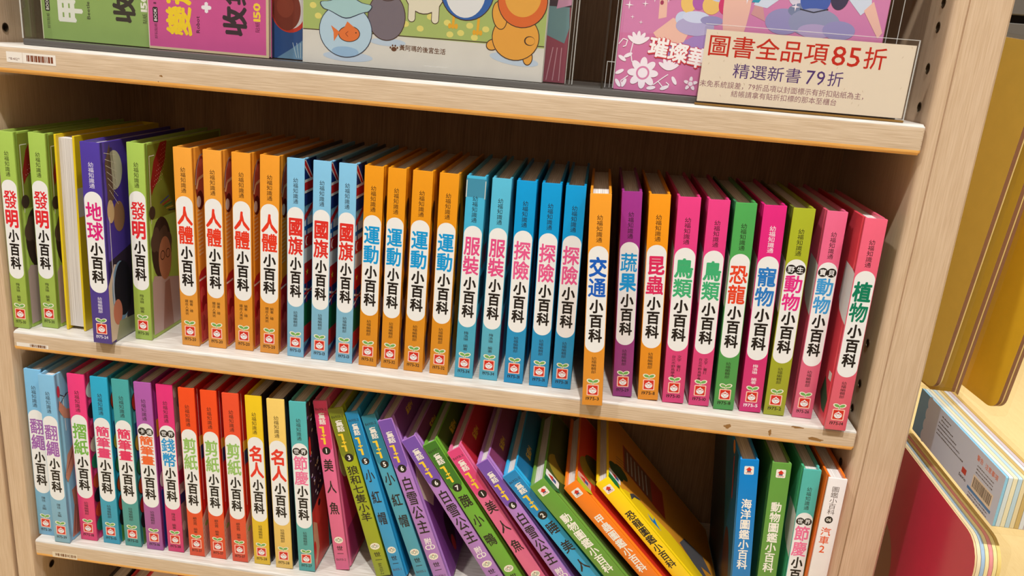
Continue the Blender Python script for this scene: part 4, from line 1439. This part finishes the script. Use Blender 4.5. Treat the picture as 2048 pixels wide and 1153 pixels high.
# title
p.row('黃阿瑪的後宮生活', 0.1150, 0.0205, 0.0055, (104, 66, 44), 2, 0.012, rot=-0.015, width=0.0440)
p.ell(0.0880, 0.0188, 0.0026, 0.0020, (104, 66, 44), 2, n=16)
for k, (dx, dz) in enumerate(((-0.0034, 0.0012), (-0.0014, 0.0031), (0.0012, 0.0031), (0.0032, 0.0014))):
    p.ell(0.0880 + dx, 0.0188 + dz, 0.0008, 0.0010, (104, 66, 44), 2, n=10)
m.build('front_cover', root, 30)
mb = MB()
slm = clear_film('shrink_film', (0.985, 0.985, 0.985), 0.35, 0.12)
mb.bm(boxbm(-0.006, 0.2570, -0.0030, 0.0128, 0.0, 0.185), lambda f: slm)
slv = mb.build('plastic_sleeve', root)
for a, b in ((0.2497, 0.2504), (0.2535, 0.2541), (0.2558, 0.2568)):
    seam(slv, a, b, -0.0034, -0.0031, 0.001, 0.184)
seam(slv, 0.118, 0.140, -0.0034, -0.0031, 0.0060, 0.0064)
# pink and teal package behind it
root, m, p = flat_book('gift_package', 'narrow pink and teal package peeking out behind the white book', 0.080, 0.1195, TZ, TZ + 0.15, 0.034, 0.02, (150, 74, 90))
root['category'] = 'package'
p.poly([(0.004, 0.048), (0.036, 0.036), (0.0395, 0.050), (0.038, 0.068), (0.010, 0.072)], (112, 146, 150), 1)
p.rect(0.0, 0.068, 0.0395, 0.15, (66, 52, 62), 1)
p.poly([(0.026, 0.066), (0.0395, 0.070), (0.0395, 0.086), (0.028, 0.082)], (206, 150, 180), 2)
for k in range(3):
    p.line([(0.022 + 0.006 * k, 0.002), (0.026 + 0.004 * k, 0.032)], 0.0008, (200, 150, 160), 2)
m.build('front_cover', root, 30)

# pink glitter book on the right
root, m, p = flat_book('picture_book', 'glossy pink book with white flowers behind the discount sign', 0.1655, 0.3945, TZ - 0.0004, TZ + 0.19, 0.0205, 0.010, (206, 118, 162))
p.poly([(0.0006, 0.05), (0.2284, 0.06), (0.2284, 0.189), (0.0006, 0.189)], (206, 128, 172), 0.6)
LAV, LAV2, SKN = (176, 168, 206), (150, 144, 188), (232, 184, 168)
p.poly([(0.030, 0.052), (0.046, 0.066), (0.064, 0.060), (0.058, 0.046), (0.040, 0.040)], SKN, 2)
p.poly([(0.034, 0.044), (0.060, 0.048), (0.080, 0.060), (0.084, 0.036), (0.050, 0.030)], (160, 130, 190), 1.5)
p.poly([(0.031, 0.110), (0.037, 0.110), (0.040, 0.066), (0.033, 0.064)], SKN, 2)
for k in range(6):
    p.ell(0.0345, 0.078 + 0.005 * k, 0.0016, 0.0020, (160, 60, 90), 3, n=10)
for cx, cz, rx, rz, c in ((0.066, 0.060, 0.017, 0.008, LAV), (0.054, 0.066, 0.006, 0.006, (196, 206, 232)), (0.066, 0.068, 0.012, 0.005, (204, 210, 234)), (0.080, 0.066, 0.010, 0.004, LAV2),
                          (0.058, 0.080, 0.007, 0.009, (232, 190, 110)), (0.078, 0.079, 0.008, 0.008, (232, 190, 110)), (0.067, 0.081, 0.006, 0.007, (176, 96, 170)), (0.090, 0.080, 0.006, 0.008, (206, 60, 110)),
                          (0.084, 0.092, 0.012, 0.010, (196, 200, 226)), (0.100, 0.090, 0.012, 0.05, SKN)):
    p.ell(cx, cz, rx, rz, c, 3 + cx * 10)
p.poly([(0.113, 0.074), (0.126, 0.069), (0.122, 0.082), (0.116, 0.084)], (206, 150, 150), 3)
p.poly([(0.114, 0.082), (0.126, 0.080), (0.152, 0.102), (0.146, 0.12), (0.128, 0.11)], (208, 216, 232), 3.2)
p.poly([(0.112, 0.084), (0.118, 0.084), (0.136, 0.112), (0.126, 0.112)], (58, 150, 176), 3.4)
for cx, cz, rx, rz, c in ((0.142, 0.070, 0.016, 0.011, LAV2), (0.168, 0.071, 0.022, 0.012, (146, 150, 180)), (0.190, 0.066, 0.014, 0.008, LAV2), (0.170, 0.064, 0.015, 0.006, (176, 160, 196)),
                          (0.160, 0.080, 0.016, 0.007, (120, 130, 160)), (0.166, 0.090, 0.013, 0.012, (72, 96, 170)), (0.152, 0.094, 0.010, 0.011, (212, 206, 222)), (0.186, 0.095, 0.008, 0.012, (66, 60, 84))):
    p.ell(cx, cz, rx, rz, c, 4 + cx * 6)
p.poly([(0.192, 0.094), (0.206, 0.080), (0.214, 0.088), (0.210, 0.108), (0.198, 0.112)], (206, 214, 230), 4)
p.poly([(0.208, 0.084), (0.224, 0.062), (0.227, 0.067), (0.215, 0.092)], SKN, 4.5)
p.line([(0.154, 0.0815), (0.166, 0.0795), (0.178, 0.083)], 0.0010, (60, 60, 74), 7)
WF = (240, 228, 236)


def flower(cx, cz, r, n, rot=0.0):
    for k in range(n):
        t = rot + 2 * math.pi * k / n
        p.ell(cx + r * 0.62 * math.cos(t), cz + r * 0.62 * math.sin(t), r * 0.42, r * 0.24, WF, 7, t, 16)
    p.ell(cx, cz, r * 0.45, r * 0.45, (214, 130, 170), 7.5, n=20)
    p.ell(cx, cz, r * 0.33, r * 0.33, WF, 8, n=16)


def lotus(cx, cz, r):
    for a in (-1.0, -0.5, 0.0, 0.5, 1.0):
        p.ell(cx + r * 0.6 * math.sin(a), cz + r * 0.5 * math.cos(a), r * 0.2, r * 0.62, WF, 7 + 0.06 * a, -a, 16)


def curl(pts, w=0.0009):
    p.line(pts, w, WF, 7)


flower(0.0250, 0.0165, 0.0135, 8)
lotus(0.0175, 0.0420, 0.0095)
lotus(0.0475, 0.0215, 0.0090)
flower(0.0690, 0.0105, 0.0062, 5, 0.3)
curl([(0.0135, 0.044), (0.0120, 0.034), (0.0140, 0.026), (0.0180, 0.021)])
curl([(0.0005, 0.040), (0.0040, 0.045), (0.0080, 0.044), (0.0070, 0.039), (0.0045, 0.038)])
curl([(0.030, 0.010), (0.036, 0.007), (0.044, 0.014), (0.048, 0.017)])
curl([(0.040, 0.010), (0.046, 0.004), (0.050, 0.008), (0.047, 0.010)])
curl([(0.012, 0.013), (0.006, 0.008), (0.008, 0.003)])
for a, b, t in ((0.004, 0.016, 0.5), (0.009, 0.0065, 1.2), (0.0035, 0.006, 2.2), (0.054, 0.012, -1.0), (0.046, 0.005, 0.4), (0.034, 0.004, 0.2), (0.005, 0.028, 2.6), (0.010, 0.031, 0.5), (0.060, 0.041, -0.4)):
    p.ell(a, b, 0.0042, 0.0017, WF, 7, t, 12)
for a, b, r in ((0.006, 0.074, 0.004), (0.012, 0.086, 0.003), (0.020, 0.076, 0.003), (0.028, 0.081, 0.0035), (0.010, 0.064, 0.002), (0.0400, 0.081, 0.003), (0.047, 0.090, 0.003), (0.018, 0.060, 0.002), (0.108, 0.086, 0.004), (0.150, 0.083, 0.004)):
    p.poly([(a - r, b), (a, b + r * 0.18), (a + r, b), (a, b - r * 0.18)], WF, 6)
    p.poly([(a - r * 0.18, b), (a, b + r), (a + r * 0.18, b), (a, b - r)], WF, 6)
for ch, a, b in (('璀', 0.0365, 0.0400), ('璨', 0.0545, 0.0365), ('華', 0.0720, 0.0335)):
    p.char(ch, a + 0.0004, b - 0.0004, 0.0180, 0.0180, (206, 60, 70), 8, 0.075, rot=-0.1)
    p.char(ch, a, b, 0.0180, 0.0180, (244, 238, 236), 9, 0.030, rot=-0.1)
m.build('front_cover', root, 30)
mb = MB()
mb.bm(boxbm(-0.0085, 0.2460, -0.0022, 0.0108, 0.0004, 0.187), lambda f: slm)
slv = mb.build('plastic_sleeve', root)
for a, b, c in ((-0.0083, -0.0076, 0.0240), (-0.0042, -0.0037, 0.1860), (-0.0012, -0.0002, 0.1860), (0.2300, 0.2306, 0.1860), (0.2395, 0.2402, 0.1860)):
    seam(slv, a, b, -0.0026, -0.0023, 0.001, c)
seam(slv, -0.0083, -0.0006, -0.0026, -0.0023, 0.0236, 0.0243)

# discount sign in its clear stand
SX, SZ, SY = 0.2392, ZA + 0.0002, 0.0040
sign = tag(empty('price_sign', (SX, SY, SZ)), 'cream discount card with red and purple lettering in a clear stand', 'sign')
acr = clear_film('sign_acrylic', (0.985, 0.985, 0.98), 0.35, 0.05)
mb = MB()
mb.bm(boxbm(-0.0004, 0.1806, -0.0016, -0.0003, 0.0, 0.0690, 0.0003, 1), lambda f: acr)
mb.build('clear_front', sign, 30)
mb = MB()
cream = ink((230, 214, 194), 0.55)
mb.bm(boxbm(0.0012, 0.1790, 0.0, 0.0006, 0.0030, 0.0644), lambda f: cream)
p = Print(mb, (0, 0, 0), (1, 0, 0), (0, 0, 1), (0, -1, 0))
RED, PUR, MAU = (196, 44, 30), (84, 56, 118), (146, 100, 112)
p.row('圖書全品項', 0.0555, 0.0515, 0.0200, RED, 1, 0.006, width=0.104, h=0.0192)
p.row('85', 0.1225, 0.0510, 0.0230, RED, 1, 0.004, width=0.0260)
p.char('折', 0.1468, 0.0512, 0.0200, 0.0195, RED, 1, 0.006)
p.row('精選新書', 0.0585, 0.0315, 0.0140, PUR, 1, 0.0, width=0.060, h=0.0134)
p.row('79', 0.1000, 0.0312, 0.0170, PUR, 1, 0.0, width=0.0175)
p.char('折', 0.1170, 0.0315, 0.0140, 0.0136, PUR, 1, 0.0)
p.row('未免系統誤差，79折品項以封面標示有折扣貼紙為主，', 0.0745, 0.0188, 0.0060, MAU, 1, 0.0, width=0.146, h=0.0062)
p.row('結帳請拿有貼折扣標的那本至櫃台', 0.0760, 0.0118, 0.0060, MAU, 1, 0.0, width=0.092, h=0.0060)
rnd = random.Random(11)
for k in range(34):      # flecks in the handmade paper
    a, b, t = rnd.uniform(0.004, 0.176), rnd.uniform(0.005, 0.062), rnd.uniform(-0.6, 0.6) + UP
    p.line([(a, b), (a + 0.0018 * math.cos(t), b + 0.0018 * math.sin(t))], 0.00022, (176, 146, 112), 0.5)
mb.build('card', sign)
mb = MB()
mb.bm(boxbm(-0.0004, 0.1806, 0.0010, 0.0020, 0.0, 0.0665), lambda f: acr)
mb.build('clear_back', sign)
seam(sign, -0.0004, 0.1806, -0.0019, -0.0017, 0.0684, 0.0690, 'clear_rim')
seam(sign, 0.1794, 0.1806, -0.0019, -0.0017, 0.0016, 0.0683, 'clear_rim')
mb = MB()
amb = plain('sign_foot_acrylic', (150, 112, 60), 0.15)
mb.bm(boxbm(-0.0004, 0.1806, -0.0016, 0.0030, -0.0001, 0.0016), lambda f: amb)
mb.build('foot', sign)

# ------------------------------------------------------------------ goods hanging on the outer side of the bookcase
film = clear_film('bag_film', (0.985, 0.98, 0.96), 0.3, 0.12)


def hanging(name, label, cat, group, x, y0, y1, z0, z1, layers, r, face=None, tilt=0.0, bag=True, yaw=0.0):
    """flat goods parallel to the bookcase side; layers = [(thickness, face colour, edge colour)] going outward"""
    root = tag(empty(name, (x, y0, z0), rx=tilt, rz=yaw), label, cat, group)
    xx = 0.0
    D_, H_ = y1 - y0, z1 - z0
    for i, (th, fc, ec) in enumerate(layers):
        m = MB()
        fm_, em_ = cover(fc), ink(ec, 0.6)
        rr = r if isinstance(r, tuple) else (r, 1, 1, 1, 1)
        bm = prism(round_rect(0, D_, 0, H_, rr[0], 6, (rr[1], rr[2], rr[3], rr[4])), xx, xx + th, 'x')
        bm.normal_update()
        m.bm(bm, lambda f: fm_ if abs(f.normal.x) > 0.9 else em_)
        if i == 0 and face:
            # face seen from the bookcase: a runs towards the viewer
            face(Print(m, (xx, 0, 0), (0, 1, 0), (0, 0, 1), (-1, 0, 0)), D_, H_)
        m.build('board' if i == 0 else 'backing_layer', root, 40)
        xx += th + 0.0004
    if bag:
        m = MB()
        bm = prism(round_rect(-0.005, D_ + 0.004, -0.006, H_ + 0.004, 0.006, 4), -0.0012, xx + 0.001, 'x')
        m.bm(bm, lambda f: film)
        m.build('clear_bag', root, 40)
    return root


YEL, YEL2, BRN, CRM = (236, 200, 88), (226, 188, 70), (140, 94, 70), (236, 208, 140)
HG = 'bagged yellow boards hanging on the bookcase side'
YAW = math.radians(14)
hanging('activity_board', 'yellow board in clear bag, hanging closest to the bookcase upright', 'board', HG, 0.5400, 0.0880, 0.215, 0.0180, 0.374, [(0.0042, YEL, BRN), (0.0012, CRM, CRM)], 0.012, tilt=math.radians(6), yaw=YAW)
hanging('activity_board', 'yellow board in clear bag, second outward with thick brown edge', 'board', HG, 0.5600, 0.0960, 0.225, 0.0020, 0.352, [(0.0042, YEL2, BRN), (0.0010, CRM, CRM), (0.0036, YEL2, BRN)], 0.012, tilt=math.radians(6), yaw=YAW)
hanging('activity_board', 'yellow board in clear bag with scuffs, hanging farthest from the upright', 'board', HG, 0.6000, 0.0770, 0.260, 0.0070, 0.340, [(0.0040, (230, 182, 46), BRN), (0.0010, CRM, CRM), (0.0040, YEL2, BRN)], 0.014, tilt=math.radians(6), yaw=YAW)


def back_text(p, D_, H_):
    # mirrored axis: the reader stands on the bookcase side, so text runs towards smaller depth
    q = Print(p.mb, p.P(D_, 0, 0), (0, -1, 0), (0, 0, 1), (-1, 0, 0))
    q.rect(0.0, 0.0, D_, H_, (200, 208, 230), 0.5)
    q.rect(0.0, 0.0, D_ - 0.160, H_, (92, 160, 206), 1)
    for k in range(4):
        q.ell(D_ - 0.160, 0.006 + 0.012 * k, 0.006, 0.007, (200, 208, 230), 1.5, n=16)
    o = D_ - 0.150
    TX = (90, 86, 92)
    r = random.Random(2)

    def small_print(x0, x1, y, h):
        # print too small to read: a run of short dark strokes
        x = x0
        while x < x1:
            wd = r.uniform(0.0012, 0.0034)
            q.rect(x, y - h / 2, min(x + wd, x1), y + h / 2 * r.uniform(0.3, 1.0), TX, 1)
            x += wd + 0.0006
    for k, n in enumerate((9, 7, 14, 18, 22, 26)):
        x0 = o + (0.020 if k < 2 else 0.016)
        small_print(x0, x0 + 0.0024 * n, H_ - 0.0060 - 0.0038 * k, 0.0015)
    q.row('警告  注意事項', D_ - 0.030, H_ - 0.0080, 0.0055, (222, 116, 88), 1, 0.015, width=0.040)
    for k in range(3):
        small_print(D_ - 0.046, D_ - 0.014, H_ - 0.0145 - 0.0032 * k, 0.0013)
    q.row('Sanrio', D_ - 0.066, 0.0105, 0.0042, (60, 56, 60), 1, 0.03, width=0.015)
    q.rect(D_ - 0.070, 0.0140, D_ - 0.061, 0.0195, (190, 60, 50), 1)
    q.rect(D_ - 0.048, 0.0095, D_ - 0.010, 0.0235, (232, 214, 190), 1)
    x = D_ - 0.046
    while x < D_ - 0.013:
        b = r.choice((0.0004, 0.0007, 0.0011))
        q.rect(x, 0.0120, x + b, 0.0220, (60, 48, 40), 2)
        x += b + r.choice((0.0004, 0.0007))
    q.rect(D_ - 0.054, 0.0068, D_ - 0.008, 0.0095, (52, 124, 186), 1)
    for k in range(2):
        small_print(D_ - 0.050, D_ - 0.012, 0.0048 - 0.0032 * k, 0.0013)


PST = [(214, 224, 226), (236, 226, 190), (190, 214, 226), (232, 214, 170), (206, 176, 110), (222, 226, 232), (214, 196, 200), (206, 170, 100)]
hanging('card_pack', 'grey backed card pack with small print and barcode, beside the bookcase', 'card pack', None, 0.5250, -0.1050, 0.082, -0.0262, 0.0215,
        [(0.0022, (120, 186, 222), (140, 200, 230))] + [(0.0034, c, c) for c in PST], 0.0012, face=back_text)


def tan_disc(p, D_, H_):
    p.ell(0.193, 0.117, 0.045, 0.045, (168, 124, 92), 1, n=40)


hanging('craft_board', 'rounded red craft board under the card pack, tan disc on its face', 'board', None, 0.5200, -0.1060, 0.190, -0.300, -0.0460,
        [(0.0016, (204, 44, 80), (226, 200, 150))] + [(0.0030, c, c) for c in ((232, 214, 176), (160, 186, 214), (236, 216, 160), (222, 140, 140), (236, 216, 150), (230, 200, 120))], 0.026, face=tan_disc)

# hooks carrying the hanging goods
hm = plain('hook_metal', (150, 146, 140), 0.3, 0.9)
for (y, z) in ((0.07, 0.010), (0.16, -0.062)):
    mb = MB()
    bm = bmesh.new()
    bmesh.ops.create_cone(bm, cap_ends=True, segments=12, radius1=0.002, radius2=0.002, depth=0.0190, matrix=Matrix.Translation((0.4980, y, z)) @ Matrix.Rotation(math.pi / 2, 4, 'Y'))
    mb.bm(bm, lambda f: hm)
    pc(mb.build('hook', None, 40))

# grey metal rack behind the boards at the upper right
rack = tag(empty('metal_rack', (0.75, 0.40, -1.15)), 'grey metal rack behind the hanging boards, far upper right corner', 'rack')
rm = plain('rack_grey', (104, 98, 90), 0.5)
rd = plain('rack_dark', (40, 36, 34), 0.6)
for nm, args, mt in (('post', (0.62, 0.65, 0.40, 0.43, -1.15, 1.0), rd), ('rail', (0.55, 1.25, 0.385, 0.40, 0.42, 0.47), rm), ('rail', (0.55, 1.25, 0.385, 0.40, 0.345, 0.41), rm), ('panel', (0.55, 1.25, 0.405, 0.41, 0.30, 0.95), rd)):
    mb = MB()
    mb.bm(boxbm(*args, 0.001, 1), lambda f: mt)
    o = mb.build(nm, rack)
    o.matrix_parent_inverse = Matrix.Translation((-0.75, -0.40, 1.15))
